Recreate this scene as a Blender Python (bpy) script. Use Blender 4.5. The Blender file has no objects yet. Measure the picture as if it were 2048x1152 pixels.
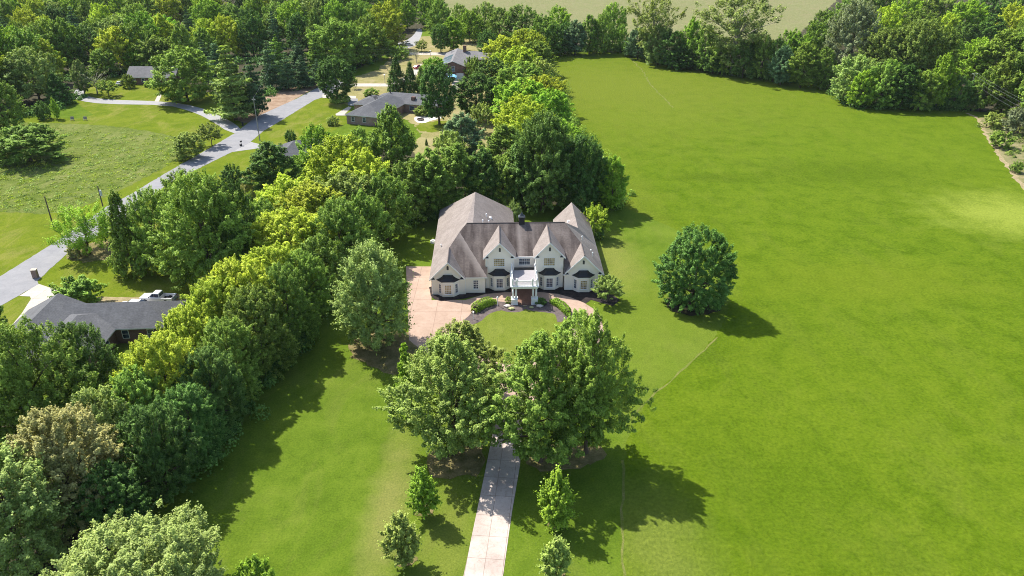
import bpy, bmesh, math, random
import numpy as np
from mathutils import Vector, Matrix
R = math.radians
scene = bpy.context.scene

# ------------------------------------------------------------------ camera, sky, sun
CAM_H, PITCH, FPX = 60.0, R(27), 1500.0
cam_d = bpy.data.cameras.new('camera'); cam = bpy.data.objects.new('camera', cam_d)
scene.collection.objects.link(cam); scene.camera = cam
cam.location = (0, 0, CAM_H); cam.rotation_euler = (math.pi/2 - PITCH, 0, 0)
cam_d.sensor_width = 36; cam_d.lens = 36*FPX/2048; cam_d.clip_start = 1; cam_d.clip_end = 4000
SUN_TRAVEL = Vector((.60, -.54, -1.0)).normalized()
w = bpy.data.worlds.new('World'); scene.world = w; w.use_nodes = True
nt = w.node_tree; nt.nodes.clear()
sky = nt.nodes.new('ShaderNodeTexSky'); sky.sky_type = 'NISHITA'; sky.sun_disc = False
sky.sun_elevation = R(51); sky.sun_rotation = R(-48); sky.air_density = 1.0; sky.dust_density = 1.6; sky.ozone_density = 1.0
bg = nt.nodes.new('ShaderNodeBackground'); bg.inputs[1].default_value = .145
wo = nt.nodes.new('ShaderNodeOutputWorld')
nt.links.new(sky.outputs[0], bg.inputs[0]); nt.links.new(bg.outputs[0], wo.inputs[0])
sd = bpy.data.lights.new('sun', 'SUN'); sd.energy = 4.8; sd.angle = R(.5); sd.color = (1, .955, .88)
so = bpy.data.objects.new('sun', sd); scene.collection.objects.link(so)
so.location = (-60, 60, 150); so.rotation_euler = SUN_TRAVEL.to_track_quat('-Z', 'Y').to_euler()
vs = scene.view_settings; vs.view_transform = 'Standard'; vs.look = 'None'; vs.gamma = 1; vs.exposure = .69
scene.cycles.max_bounces = 6; scene.cycles.transparent_max_bounces = 4
scene.cycles.use_denoising = True; scene.cycles.denoising_prefilter = 'NONE'; scene.cycles.filter_width = 1.0; scene.cycles.use_adaptive_sampling = False

# ------------------------------------------------------------------ helpers
rng = np.random.default_rng(7); rnd = random.Random(11)
CT, ST = math.cos(PITCH), math.sin(PITCH)
def G(px, py, z=0.0):
    """ground point seen at a pixel of the photograph (2048 x 1152)"""
    x, y = (px-1024)/FPX, -(py-576)/FPX
    d = (x, CT+y*ST, -ST+y*CT); t = (z-CAM_H)/d[2]
    return Vector((d[0]*t, d[1]*t, z))
def height_at(b, py):
    y = -(py-576)/FPX; t = b.y/(CT+y*ST); return CAM_H+(-ST+y*CT)*t
def mpp(b):  # metres per pixel at a ground point
    return (b.y*CT+CAM_H*ST)/FPX

def link(o, parent=None):
    scene.collection.objects.link(o)
    if parent is not None: o.parent = parent
    return o
def tag(o, label=None, cat=None, group=None, kind=None):
    if label: o['label'] = label
    if cat: o['category'] = cat
    if group: o['group'] = group
    if kind: o['kind'] = kind
    return o
def thing(name, label, cat, loc=(0,0,0), rz=0, group=None):
    o = bpy.data.objects.new(name, None); o.empty_display_size = .5
    scene.collection.objects.link(o); o.location = loc; o.rotation_euler = (0,0,rz)
    return tag(o, label, cat, group)

class MB:
    """collects simple solids into one mesh"""
    def __init__(s): s.v=[]; s.f=[]; s.m=[]
    def add(s, vs_, fs, m=0):
        k=len(s.v); s.v += [tuple(p) for p in vs_]
        for f in fs: s.f.append(tuple(i+k for i in f)); s.m.append(m)
    def box(s, x0,y0,z0,x1,y1,z1, m=0):
        s.add([(x0,y0,z0),(x1,y0,z0),(x1,y1,z0),(x0,y1,z0),(x0,y0,z1),(x1,y0,z1),(x1,y1,z1),(x0,y1,z1)],
              [(0,3,2,1),(4,5,6,7),(0,1,5,4),(1,2,6,5),(2,3,7,6),(3,0,4,7)], m)
    def cbox(s, cx,cy,cz,sx,sy,sz,m=0): s.box(cx-sx/2,cy-sy/2,cz-sz/2,cx+sx/2,cy+sy/2,cz+sz/2,m)
    def loft(s, rings, m=0, cap=True):
        n=len(rings[0]); vs_=[p for r in rings for p in r]; fs=[]
        for i in range(len(rings)-1):
            for j in range(n):
                a=i*n+j; b=i*n+(j+1)%n; fs.append((a,b,b+n,a+n))
        if cap: fs.append(tuple(range(n))[::-1]); fs.append(tuple(range((len(rings)-1)*n, len(rings)*n)))
        s.add(vs_, fs, m)
    def tube(s, pts, radii, n=7, m=0, cap=True):
        pts=[Vector(p) for p in pts]; rings=[]
        for i,p in enumerate(pts):
            d=(pts[min(i+1,len(pts)-1)]-pts[max(i-1,0)]).normalized()
            a=d.orthogonal().normalized() if abs(d.z)<.9 else (Vector((1,0,0))-d*d.x).normalized(); b=d.cross(a)
            rings.append([p+(a*math.cos(2*math.pi*k/n)+b*math.sin(2*math.pi*k/n))*radii[i] for k in range(n)])
        s.loft(rings, m, cap)
    def cyl(s, c, r, h, n=16, m=0, r2=None):
        r2=r if r2 is None else r2
        s.loft([[(c[0]+rr*math.cos(2*math.pi*k/n), c[1]+rr*math.sin(2*math.pi*k/n), z) for k in range(n)] for rr,z in ((r,c[2]),(r2,c[2]+h))], m)
    def prism(s, poly, axis, a, b, m=0):
        """extrude a 2-D polygon: axis 'y' -> poly is (x,z), axis 'x' -> (y,z), axis 'z' -> (x,y)"""
        def P(q,t): return {'y':(q[0],t,q[1]),'x':(t,q[0],q[1]),'z':(q[0],q[1],t)}[axis]
        s.loft([[P(q,a) for q in poly],[P(q,b) for q in poly]], m)
    def sphere(s, c, r, sz=1, n=10, m=0):
        rings=[]
        for i in range(n//2+1):
            t=math.pi*i/(n//2); rr=max(1e-3,math.sin(t)*r)
            rings.append([(c[0]+rr*math.cos(2*math.pi*k/n), c[1]+rr*math.sin(2*math.pi*k/n), c[2]-math.cos(t)*r*sz) for k in range(n)])
        s.loft(rings, m)
    def build(s, name, mats, parent=None, smooth=False, bevel=0):
        me=bpy.data.meshes.new(name); me.from_pydata(s.v,[],s.f)
        if not isinstance(mats,(list,tuple)): mats=[mats]
        for m in mats: me.materials.append(m)
        me.polygons.foreach_set('material_index', s.m)
        bm=bmesh.new(); bm.from_mesh(me); bmesh.ops.recalc_face_normals(bm, faces=bm.faces)
        bm.to_mesh(me); bm.free()
        if smooth: me.polygons.foreach_set('use_smooth', [True]*len(me.polygons))
        me.update()
        o=bpy.data.objects.new(name, me); link(o, parent)
        if bevel:
            b=o.modifiers.new('bevel','BEVEL'); b.width=bevel; b.segments=2; b.limit_method='ANGLE'
        return o

# ------------------------------------------------------------------ materials
def new_mat(name):
    m=bpy.data.materials.new(name); m.use_nodes=True; nt=m.node_tree; nt.nodes.clear()
    out=nt.nodes.new('ShaderNodeOutputMaterial'); return m, nt, out
def N(nt, t, **kw):
    n=nt.nodes.new(t)
    for k,v in kw.items(): setattr(n,k,v)
    return n
def noise(nt, vec, scale, detail=4, rough=.55, dist=0):
    n=N(nt,'ShaderNodeTexNoise'); n.inputs['Scale'].default_value=scale; n.inputs['Detail'].default_value=detail
    n.inputs['Roughness'].default_value=rough; n.inputs['Distortion'].default_value=dist
    if vec is not None: nt.links.new(vec, n.inputs['Vector'])
    return n.outputs['Fac']
def ramp(nt, fac, stops):
    r=N(nt,'ShaderNodeValToRGB'); e=r.color_ramp.elements
    while len(e)<len(stops): e.new(.5)
    for i,(p,c) in enumerate(stops): e[i].position=p; e[i].color=(*c,1)
    nt.links.new(fac, r.inputs[0]); return r.outputs[0]
def sstep(nt, fac, a, b):
    r=N(nt,'ShaderNodeMapRange'); r.inputs[1].default_value=a; r.inputs[2].default_value=b; nt.links.new(fac,r.inputs[0]); return r.outputs[0]
def mixc(nt, fac, a, b, mode='MIX'):
    n=N(nt,'ShaderNodeMix', data_type='RGBA', blend_type=mode)
    for i,x in ((0,fac),(6,a),(7,b)):
        if isinstance(x,(int,float)): n.inputs[i].default_value=x
        elif isinstance(x,tuple): n.inputs[i].default_value=(*x,1)
        else: nt.links.new(x,n.inputs[i])
    return n.outputs[2]
def math_(nt, op, a, b=0.0):
    n=N(nt,'ShaderNodeMath', operation=op)
    for i,x in ((0,a),(1,b)):
        if isinstance(x,(int,float)): n.inputs[i].default_value=x
        else: nt.links.new(x,n.inputs[i])
    return n.outputs[0]
def objco(nt): return N(nt,'ShaderNodeTexCoord').outputs['Object']
def mapv(nt, vec, scale=(1,1,1), rot=(0,0,0), loc=(0,0,0)):
    m=N(nt,'ShaderNodeMapping'); m.inputs['Scale'].default_value=scale; m.inputs['Rotation'].default_value=rot; m.inputs['Location'].default_value=loc
    nt.links.new(vec,m.inputs['Vector']); return m.outputs[0]
def bsdf(nt, out, color, rough=.9, spec=.2, bump=None, bump_d=.05, metallic=0):
    b=N(nt,'ShaderNodeBsdfPrincipled'); b.inputs['Roughness'].default_value=rough; b.inputs['Specular IOR Level'].default_value=spec; b.inputs['Metallic'].default_value=metallic
    if isinstance(color,tuple): b.inputs['Base Color'].default_value=(*color,1)
    else: nt.links.new(color,b.inputs['Base Color'])
    if bump is not None:
        bp=N(nt,'ShaderNodeBump'); bp.inputs['Strength'].default_value=1; bp.inputs['Distance'].default_value=bump_d
        nt.links.new(bump,bp.inputs['Height']); nt.links.new(bp.outputs[0],b.inputs['Normal'])
    nt.links.new(b.outputs[0],out.inputs[0]); return b
def plain(name, color, rough=.7, spec=.3, var=.12, scale=3, metallic=0):
    m,nt,out=new_mat(name); v=objco(nt); f=noise(nt,v,scale,5)
    c=mixc(nt,f,tuple(x*(1-var) for x in color),tuple(min(1,x*(1+var)) for x in color)); bsdf(nt,out,c,rough,spec,metallic=metallic); return m
def glass(name, c=(.02,.03,.05)):
    m,nt,out=new_mat(name); v=objco(nt); f=noise(nt,v,1.3,2)
    col=ramp(nt,f,[(.42,c),(.56,tuple(min(1,x*2.2+.012) for x in c))]); bsdf(nt,out,col,.06,.6); return m

def grass_mat(name, dark, mid, light, dry, dry_amt=.0, stripes=None, fine=5.0, bump_d=.12, blotch=.03, patch=None, rough_amt=1.0, clump=0.0):
    m,nt,out=new_mat(name); v=objco(nt)
    big=noise(nt,v,blotch,4,.6,.4); medf=noise(nt,v,.22,5,.65,.6); fn=noise(nt,v,fine,4,.7)
    vd=mapv(nt,v,(1,.35,1),(0,0,.5)); st=noise(nt,vd,.5,5,.65)
    c=ramp(nt,medf,[(.30,dark),(.5,mid),(.72,light)])
    c=mixc(nt,math_(nt,'MULTIPLY',sstep(nt,big,.38,.66),.55),c,light)
    c=mixc(nt,math_(nt,'MULTIPLY',sstep(nt,st,.5,.75),.35*rough_amt),c,dark)
    if clump:
        vo=N(nt,'ShaderNodeTexVoronoi'); vo.inputs['Scale'].default_value=.55; nt.links.new(mapv(nt,v,(1,1,1)),vo.inputs['Vector'])
        c=mixc(nt,math_(nt,'MULTIPLY',sstep(nt,math_(nt,'ADD',vo.outputs['Distance'],math_(nt,'MULTIPLY',medf,.6)),.75,.45),clump),c,dark)
    if dry_amt:
        dn=noise(nt,mapv(nt,v,(1,.4,1),(0,0,-.15)),.16,6,.7,.8)
        c=mixc(nt,math_(nt,'MULTIPLY',sstep(nt,dn,.5,.72),dry_amt),c,dry)
    if stripes:
        ang,wl,amt=stripes
        wv=N(nt,'ShaderNodeTexWave'); wv.inputs['Scale'].default_value=.314/wl; wv.inputs['Distortion'].default_value=1.2; wv.inputs['Detail'].default_value=2
        nt.links.new(mapv(nt,v,(1,1,1),(0,0,ang)),wv.inputs['Vector'])
        c=mixc(nt,math_(nt,'MULTIPLY',wv.outputs['Fac'],amt),c,light)
    if patch:
        for (cx,cy,rx,ry,rot,col,amt) in patch:
            pv=mapv(nt,v,(1/rx,1/ry,0),(0,0,0),(-cx/rx,-cy/ry,0))
            ln=N(nt,'ShaderNodeVectorMath',operation='LENGTH'); nt.links.new(pv,ln.inputs[0])
            dd=math_(nt,'ADD',ln.outputs['Value'],math_(nt,'MULTIPLY',noise(nt,v,.16,6,.75),1.8))
            c=mixc(nt,math_(nt,'MULTIPLY',sstep(nt,dd,2.15,1.15),amt),c,col)
    sp=noise(nt,mapv(nt,v,(1,.7,1)),1.15,8,.82,.3)
    c=mixc(nt,math_(nt,'MULTIPLY',math_(nt,'MULTIPLY',sstep(nt,sp,.50,.64),math_(nt,'ADD',.25,sstep(nt,noise(nt,v,.045,4,.6,.6),.42,.62))),.62*rough_amt),c,mixc(nt,1.0,c,(.62,.70,.6),'MULTIPLY'))
    c=mixc(nt,sstep(nt,fn,.25,.75),mixc(nt,1.0,c,(.62,.66,.6),'MULTIPLY'),mixc(nt,1.0,c,(1.3,1.26,1.25),'MULTIPLY'))
    b=bsdf(nt,out,c,1.0,.02,bump=math_(nt,'ADD',fn,math_(nt,'MULTIPLY',medf,.8)),bump_d=bump_d)
    return m
def soil_mat(name, a, b, scale=.8, fine=6):
    m,nt,out=new_mat(name); v=objco(nt)
    c=ramp(nt,noise(nt,v,scale,6,.65),[(.35,a),(.65,b)]); fn=noise(nt,v,fine,4,.7)
    c=mixc(nt,1.0,c,ramp(nt,fn,[(.3,(.7,.7,.7)),(.7,(1.25,1.25,1.25))]),'MULTIPLY'); bsdf(nt,out,c,.95,.1,bump=fn,bump_d=.05); return m
def paving_mat(name, a, b, joint=None, rot=0, stain=(.6,.55,.5), stain_amt=.5, seams=None):
    m,nt,out=new_mat(name); v=objco(nt)
    c=ramp(nt,noise(nt,v,.35,6,.62,.4),[(.3,a),(.7,b)])
    c=mixc(nt,math_(nt,'MULTIPLY',sstep(nt,noise(nt,v,1.7,6,.7,1.0),.5,.75),stain_amt),c,mixc(nt,1.0,c,stain,'MULTIPLY'))
    c=mixc(nt,1.0,c,ramp(nt,noise(nt,v,14,3,.6),[(.3,(.9,.9,.9)),(.7,(1.08,1.08,1.08))]),'MULTIPLY')
    if joint:
        w_,h_,off=joint
        br=N(nt,'ShaderNodeTexBrick'); br.offset=off; br.inputs['Scale'].default_value=1; br.inputs['Brick Width'].default_value=w_; br.inputs['Row Height'].default_value=h_
        br.inputs['Mortar Size'].default_value=.035; br.inputs['Mortar Smooth'].default_value=.6
        br.inputs['Color1'].default_value=(1,1,1,1); br.inputs['Color2'].default_value=(.9,.89,.88,1); br.inputs['Mortar'].default_value=(.5,.45,.42,1)
        nt.links.new(mapv(nt,v,(1,1,1),(0,0,rot)),br.inputs['Vector'])
        c=mixc(nt,1.0,c,br.outputs['Color'],'MULTIPLY')
    bsdf(nt,out,c,.85,.25); return m
def shingle_mat(name, a, b, streak=None, stain=.0, stain_col=(.5,.45,.43)):
    m,nt,out=new_mat(name); v=objco(nt)
    c=ramp(nt,noise(nt,v,.5,6,.6),[(.3,a),(.7,b)])
    # shingle courses: bands of height with a broken edge, tabs along the eave
    sep=N(nt,'ShaderNodeSeparateXYZ'); nt.links.new(v,sep.inputs[0])
    zz=math_(nt,'MULTIPLY',sep.outputs[2],7.0); fr=math_(nt,'FRACT',zz)
    c=mixc(nt,math_(nt,'MULTIPLY',sstep(nt,fr,.28,.05),.28),c,mixc(nt,1.0,c,(.55,.55,.56),'MULTIPLY'))
    tab=noise(nt,mapv(nt,v,(3.2,3.2,7)),1.0,1,.5)
    c=mixc(nt,1.0,c,ramp(nt,tab,[(.3,(.86,.86,.86)),(.7,(1.12,1.12,1.12))]),'MULTIPLY')
    if stain:
        sn=noise(nt,mapv(nt,v,(.55,.1,.1)),1.0,5,.6,.3)
        c=mixc(nt,math_(nt,'MULTIPLY',sstep(nt,sn,.38,.62),stain),c,mixc(nt,1.0,c,stain_col,'MULTIPLY'))
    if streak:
        for (x0,z0,x1,z1,w0,w1,amt) in streak:   # a pale diagonal band, and clean runs washed down the slope, in roof coordinates
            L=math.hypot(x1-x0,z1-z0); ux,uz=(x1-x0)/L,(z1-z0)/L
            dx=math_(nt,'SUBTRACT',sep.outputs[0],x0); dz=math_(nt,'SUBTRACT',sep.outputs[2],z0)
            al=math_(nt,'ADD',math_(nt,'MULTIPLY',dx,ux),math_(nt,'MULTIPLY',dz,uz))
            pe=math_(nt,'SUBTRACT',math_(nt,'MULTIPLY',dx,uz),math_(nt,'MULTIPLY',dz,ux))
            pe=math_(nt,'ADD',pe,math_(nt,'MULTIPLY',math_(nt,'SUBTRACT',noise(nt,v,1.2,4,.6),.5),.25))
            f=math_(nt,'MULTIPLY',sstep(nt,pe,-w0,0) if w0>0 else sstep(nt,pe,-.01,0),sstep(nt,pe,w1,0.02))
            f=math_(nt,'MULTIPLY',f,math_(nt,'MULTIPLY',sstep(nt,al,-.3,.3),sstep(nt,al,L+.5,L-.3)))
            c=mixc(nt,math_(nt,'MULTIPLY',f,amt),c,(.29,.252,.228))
    bsdf(nt,out,c,.92,.15,bump=math_(nt,'ADD',fr,tab),bump_d=.02); return m
def brick_mat(name, a, b):
    m,nt,out=new_mat(name); v=objco(nt)
    br=N(nt,'ShaderNodeTexBrick'); br.inputs['Scale'].default_value=4; br.inputs['Color1'].default_value=(*a,1); br.inputs['Color2'].default_value=(*b,1); br.inputs['Mortar'].default_value=(.3,.27,.25,1); br.inputs['Mortar Size'].default_value=.012
    sep=N(nt,'ShaderNodeSeparateXYZ'); nt.links.new(v,sep.inputs[0]); cb=N(nt,'ShaderNodeCombineXYZ')
    nt.links.new(math_(nt,'ADD',sep.outputs[0],sep.outputs[1]),cb.inputs[0]); nt.links.new(sep.outputs[2],cb.inputs[1]); nt.links.new(cb.outputs[0],br.inputs['Vector'])
    c=mixc(nt,1.0,br.outputs['Color'],ramp(nt,noise(nt,v,.6,5),[(.3,(.75,.75,.75)),(.7,(1.2,1.2,1.2))]),'MULTIPLY'); bsdf(nt,out,c,.9,.15); return m
def leaf_mat(name, dark, light, trans=.35):
    m,nt,out=new_mat(name)
    at=N(nt,'ShaderNodeAttribute',attribute_name='tone'); oi=N(nt,'ShaderNodeObjectInfo')
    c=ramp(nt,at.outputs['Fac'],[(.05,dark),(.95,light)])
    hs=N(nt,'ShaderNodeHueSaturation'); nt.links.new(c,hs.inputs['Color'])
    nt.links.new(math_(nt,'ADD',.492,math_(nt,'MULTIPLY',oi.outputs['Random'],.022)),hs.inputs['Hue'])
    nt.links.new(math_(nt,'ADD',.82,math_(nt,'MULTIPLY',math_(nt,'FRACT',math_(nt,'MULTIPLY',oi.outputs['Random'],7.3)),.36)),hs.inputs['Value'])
    d=N(nt,'ShaderNodeBsdfDiffuse'); t=N(nt,'ShaderNodeBsdfTranslucent'); g=N(nt,'ShaderNodeBsdfGlossy'); g.inputs['Roughness'].default_value=.45
    nt.links.new(hs.outputs[0],d.inputs[0])
    tc=mixc(nt,1.0,hs.outputs[0],(1.2,1.15,.45),'MULTIPLY'); nt.links.new(tc,t.inputs[0])
    mx=N(nt,'ShaderNodeMixShader'); mx.inputs[0].default_value=trans; nt.links.new(d.outputs[0],mx.inputs[1]); nt.links.new(t.outputs[0],mx.inputs[2])
    m2=N(nt,'ShaderNodeMixShader'); m2.inputs[0].default_value=.012; nt.links.new(mx.outputs[0],m2.inputs[1]); nt.links.new(g.outputs[0],m2.inputs[2])
    nt.links.new(m2.outputs[0],out.inputs[0]); return m

TONES = {  # name: (dark, light, words)
 'mid':    ((.048,.100,.013),(.400,.570,.085),'mid green'),
 'dark':   ((.026,.068,.013),(.215,.370,.066),'dark green'),
 'yellow': ((.130,.205,.012),(.730,.840,.075),'yellow green'),
 'bright': ((.080,.175,.012),(.455,.690,.062),'bright green'),
 'grey':   ((.085,.140,.030),(.530,.660,.170),'pale grey green'),
 'olive':  ((.085,.135,.020),(.500,.610,.130),'olive green'),
 'blue':   ((.038,.092,.038),(.290,.440,.180),'blue green'),
 'orange': ((.130,.150,.040),(.640,.600,.220),'orange tinged'),
 'dusk':   ((.085,.105,.050),(.400,.450,.220),'greyish green'),
}
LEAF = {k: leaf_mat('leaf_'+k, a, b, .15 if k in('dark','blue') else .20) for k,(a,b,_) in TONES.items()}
BARK = plain('bark',(.13,.10,.075),.95,.1,.4,6)
BARKL = plain('bark_pale',(.36,.33,.28),.95,.1,.3,4)

# ------------------------------------------------------------------ trees
def leaf_mesh(name, P, Nrm, size, tone, mat, aspect=1.35):
    """many leaf-sprig faces (bent diamonds), numpy built"""
    n=len(P); t=rng.normal(size=(n,3)); t-=Nrm*np.sum(t*Nrm,1,keepdims=True); t/=np.linalg.norm(t,axis=1,keepdims=True)+1e-9
    b=np.cross(Nrm,t); s=size[:,None]
    V=np.empty((n,4,3)); V[:,0]=P-t*s*aspect*.5-Nrm*s*.12; V[:,1]=P-b*s*.5+Nrm*s*.05; V[:,2]=P+t*s*aspect*.5-Nrm*s*.18; V[:,3]=P+b*s*.5+Nrm*s*.05
    me=bpy.data.meshes.new(name); me.vertices.add(n*4); me.vertices.foreach_set('co',V.reshape(-1))
    me.loops.add(n*4); me.loops.foreach_set('vertex_index',np.arange(n*4,dtype=np.int32))
    me.polygons.add(n); me.polygons.foreach_set('loop_start',np.arange(0,n*4,4,dtype=np.int32)); me.polygons.foreach_set('loop_total',np.full(n,4,dtype=np.int32))
    a=me.attributes.new('tone','FLOAT','FACE'); a.data.foreach_set('value',np.clip(tone,0,1).astype(np.float32))
    me.materials.append(mat); me.update(calc_edges=True); me.validate(); return me
def unit(v): return v/(np.linalg.norm(v,axis=1,keepdims=True)+1e-9)
def clumps_to_leaves(C, rc, ctone, per, ls, up=.5, squash=.8, centre=None, spike=.25):
    """each clump is a bushy shoot: it leans outward and up, wide at its foot and ragged at its tip"""
    n=len(C); k=np.maximum(8,(per*(rc/np.mean(rc))**1.6).astype(int)); idx=np.repeat(np.arange(n),k); m=len(idx)
    o=unit(C-centre) if centre is not None else np.tile([0,0,1.],(n,1))
    ax=unit(o+np.array([0,0,.55])+rng.normal(size=(n,3))*.35)[idx]
    s_=rng.random(m)**.8; d=unit(rng.normal(size=(m,3))); lat=d-ax*np.sum(d*ax,1,keepdims=True)
    L=rc[idx]*(1+spike*np.maximum(0,rng.normal(size=m)))
    wd=rc[idx]*(.95-.62*s_)*(.5+.5*rng.random(m)**.5)
    P=C[idx]+ax*(L*(s_*1.7-.55))[:,None]+lat*wd[:,None]*np.array([1,1,squash])
    Nr=unit(lat*.5+ax*(.15+.5*s_[:,None])+np.array([0,0,up+.55])+rng.normal(size=(m,3))*.40)
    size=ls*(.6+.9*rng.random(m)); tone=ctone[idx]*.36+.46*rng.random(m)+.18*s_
    return P,Nr,size,tone
PROFILES = {
 'round': lambda t: np.sqrt(np.clip(1-(2*t-1)**2,0,1))**.8*np.where(t<.5,1,1.0),
 'dome':  lambda t: np.where(t<.35,.72+.28*np.sqrt(np.clip(t/.35,0,1)),np.sqrt(np.clip(1-((t-.35)/.65)**2,0,1))),
 'cone':  lambda t: (1-t)**.8*np.where(t<.08,.6+5*t,1),
 'egg':   lambda t: np.clip(np.sin(np.pi*np.clip(t,0,1)**.75)**.75,0.02,1),
 'vase':  lambda t: np.where(t<.7,.35+.65*(t/.7),np.sqrt(np.clip(1-((t-.7)/.3)**2,0,1))),
}
def trunk_mb(H, r0, targets, top=.75, lean=0., n=7, fork=None):
    mb=MB(); pts=[]; 
    for i in range(6):
        t=i/5*top; pts.append((math.sin(t*5)*.012*H+lean*t*H, math.cos(t*4)*.010*H-.010*H, t*H-.15*(i==0)))
    rad=[r0*(1.25 if i==0 else 1-.85*i/5) for i in range(6)]
    mb.tube(pts,rad,n)
    for tg in targets:
        tg=Vector(tg); zt=max(.12*H,min(top*.92*H,tg.z*.62)); f=zt/(top*H)*5; i=min(4,int(f)); q=Vector(pts[i]).lerp(Vector(pts[i+1]),f-i)
        mid=q.lerp(tg,.55)+Vector((0,0,.05*(tg-q).length)); r=r0*(1-.8*zt/(top*H))*.62
        mb.tube([q,mid,tg],[r,r*.6,r*.22],5)
    return mb
PROTO={}
def proto(key, mesh_c, mesh_t, Rr, H):   # keep the crown's true reach, so a tree is as wide and tall as asked
    n=len(mesh_c.vertices); co=np.empty(n*3,dtype=np.float32); mesh_c.vertices.foreach_get('co',co); co=co.reshape(-1,3)
    PROTO.setdefault(key,[]).append((mesh_c,mesh_t,float(np.percentile(np.hypot(co[:,0],co[:,1]),97.5)),float(np.percentile(co[:,2],99.8))))
def make_tree(key, Rr, H, base, prof, ncl, rcl, per, ls, r0=.28, hole=.0, lobe=.2, inner=.22, up=.5, squash=.8, mat=None, limbs=8, bark=None, spike=.25, top=.75, strat=0):
    z0=base*H; prof_f=PROFILES[prof]; ts=np.linspace(.02,.99,60); wts=prof_f(ts)*1.0+.08; cdf=np.cumsum(wts)/wts.sum()
    t=np.interp(rng.random(ncl),cdf,ts); th=rng.random(ncl)*2*np.pi
    ph=rng.random(6)*6.28
    env=1+lobe*(np.sin(2*th+ph[0]+3*t)+np.sin(3*th+ph[1]-5*t)+.8*np.sin(5*th+ph[2]+7*t))/2.0+.35*lobe*rng.normal(size=ncl)
    rho=np.where(rng.random(ncl)<inner,np.sqrt(rng.random(ncl))*.75,1-.16*np.abs(rng.normal(size=ncl)))
    rad=np.clip(Rr-rcl*.6,.1,None)*prof_f(t)*env*rho
    C=np.stack([rad*np.cos(th),rad*np.sin(th),z0+rcl*.4+t*(H-z0-rcl*.9)],1)
    if strat: C[:,2]=z0+np.round((C[:,2]-z0)/strat)*strat+rng.normal(size=ncl)*.08*strat
    rc=rcl*(.55+.9*rng.random(ncl)); ct=np.clip(.5+.28*rng.normal(size=ncl),0,1)
    P,Nr,sz,tn=clumps_to_leaves(C,rc,ct,per,ls,up,squash,np.array([0,0,z0+.4*(H-z0)]),spike)
    sel=rng.permutation(ncl)[:limbs]
    mc=leaf_mesh('crown',P,Nr,sz,tn,mat or LEAF['mid'])
    tm=trunk_mb(H,r0,[C[i] for i in sel],top); o=tm.build('trunk',bark or BARK,smooth=True); mt=o.data; bpy.data.objects.remove(o)
    proto(key,mc,mt,Rr,H)
def make_pine(key, Rr, H, base, whorls, per_branch, ls, prof='cone', upcurve=.1):
    P=[];Nn=[];S=[];T=[]; tips=[]
    for wi in range(whorls):
        f=(wi+.5*rnd.random())/whorls; z=base*H+f*(H*.98-base*H); L=Rr*((1-f)**.7)*(.75+.5*rnd.random())+.35
        nb=max(4,int(7*(1-f*.4))); a0=rnd.random()*6.28
        for k in range(nb):
            a=a0+2*math.pi*k/nb+rnd.uniform(-.35,.35); Lk=L*rnd.uniform(.6,1.15); m=int(per_branch*(.25+Lk/Rr)); ct=rnd.random()
            s=np.sqrt(rng.random(m))*.95+.05; wd=.30*Lk*np.sin(np.pi*np.clip(s,0,1)**.7)*rng.normal(size=m)*.75
            x=np.cos(a)*s*Lk-np.sin(a)*wd; y=np.sin(a)*s*Lk+np.cos(a)*wd; zz=z-.10*Lk*s+upcurve*Lk*s*s+rng.normal(size=m)*.10*(1+.2*Lk)
            P.append(np.stack([x,y,zz],1)); nn=rng.normal(size=(m,3))*.42+np.array([np.cos(a)*.25,np.sin(a)*.25,1.1]); Nn.append(unit(nn))
            S.append(ls*(.6+.8*rng.random(m))); T.append(.5*ct+.5*rng.random(m))
            if k%2==0: tips.append((math.cos(a)*Lk*.8,math.sin(a)*Lk*.8,z))
    mc=leaf_mesh('crown',np.concatenate(P),np.concatenate(Nn),np.concatenate(S),np.concatenate(T),LEAF['blue'],1.7)
    mb=MB(); mb.tube([(0,0,-.15),(0,0,H*.5),(0,0,H*.97)],[.022*H,.014*H,.03],7)
    for tp in tips[:40]: mb.tube([(0,0,tp[2]-.1),tp],[.07,.02],4)
    o=mb.build('trunk',BARK,smooth=True); mt=o.data; bpy.data.objects.remove(o); proto(key,mc,mt,Rr,H)

for i in range(3): make_tree('broad',6,14,.08,'dome',330,.85,80,.25,lobe=.26)
for i in range(2): make_tree('tall',5,17,.08,'egg',320,.85,80,.25,lobe=.22)
for i in range(3): make_tree('big',6.5,16,.06,'dome',900,.62,80,.175,lobe=.28,limbs=14,r0=.36,inner=.25)
for i in range(2): make_tree('giant',10,16,.10,'dome',2400,.62,80,.145,lobe=.26,limbs=18,r0=.4,inner=.2)
make_tree('lone',6.2,14,.04,'dome',850,.58,85,.165,lobe=.17,limbs=12,r0=.34,inner=.2)
for i in range(3): make_tree('mapleA',6.2,17,.10,'egg',780,.60,85,.165,lobe=.42,limbs=24,r0=.36,inner=.22)
for i in range(2): make_tree('silver',6,16,.12,'dome',700,.66,80,.18,lobe=.22,limbs=18,r0=.34,squash=1.1,up=.3,spike=.7,inner=.3)
for i in range(2): make_tree('oval',4.5,14,.14,'round',420,.62,70,.20,lobe=.05,limbs=6,squash=1.1,up=.3,inner=.12,spike=.4)
for i in range(2): make_tree('open',9,25,.16,'vase',260,1.15,70,.32,lobe=.38,limbs=30,r0=.5,bark=BARKL,inner=.3,top=.85)
for i in range(2): make_tree('young',2.1,7,.08,'egg',190,.42,55,.17,lobe=.24,limbs=10,r0=.09,spike=.7,inner=.3)
for i in range(2): make_tree('shrub',2,3,.02,'dome',110,.38,75,.13,lobe=.12,limbs=4,r0=.06)
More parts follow.
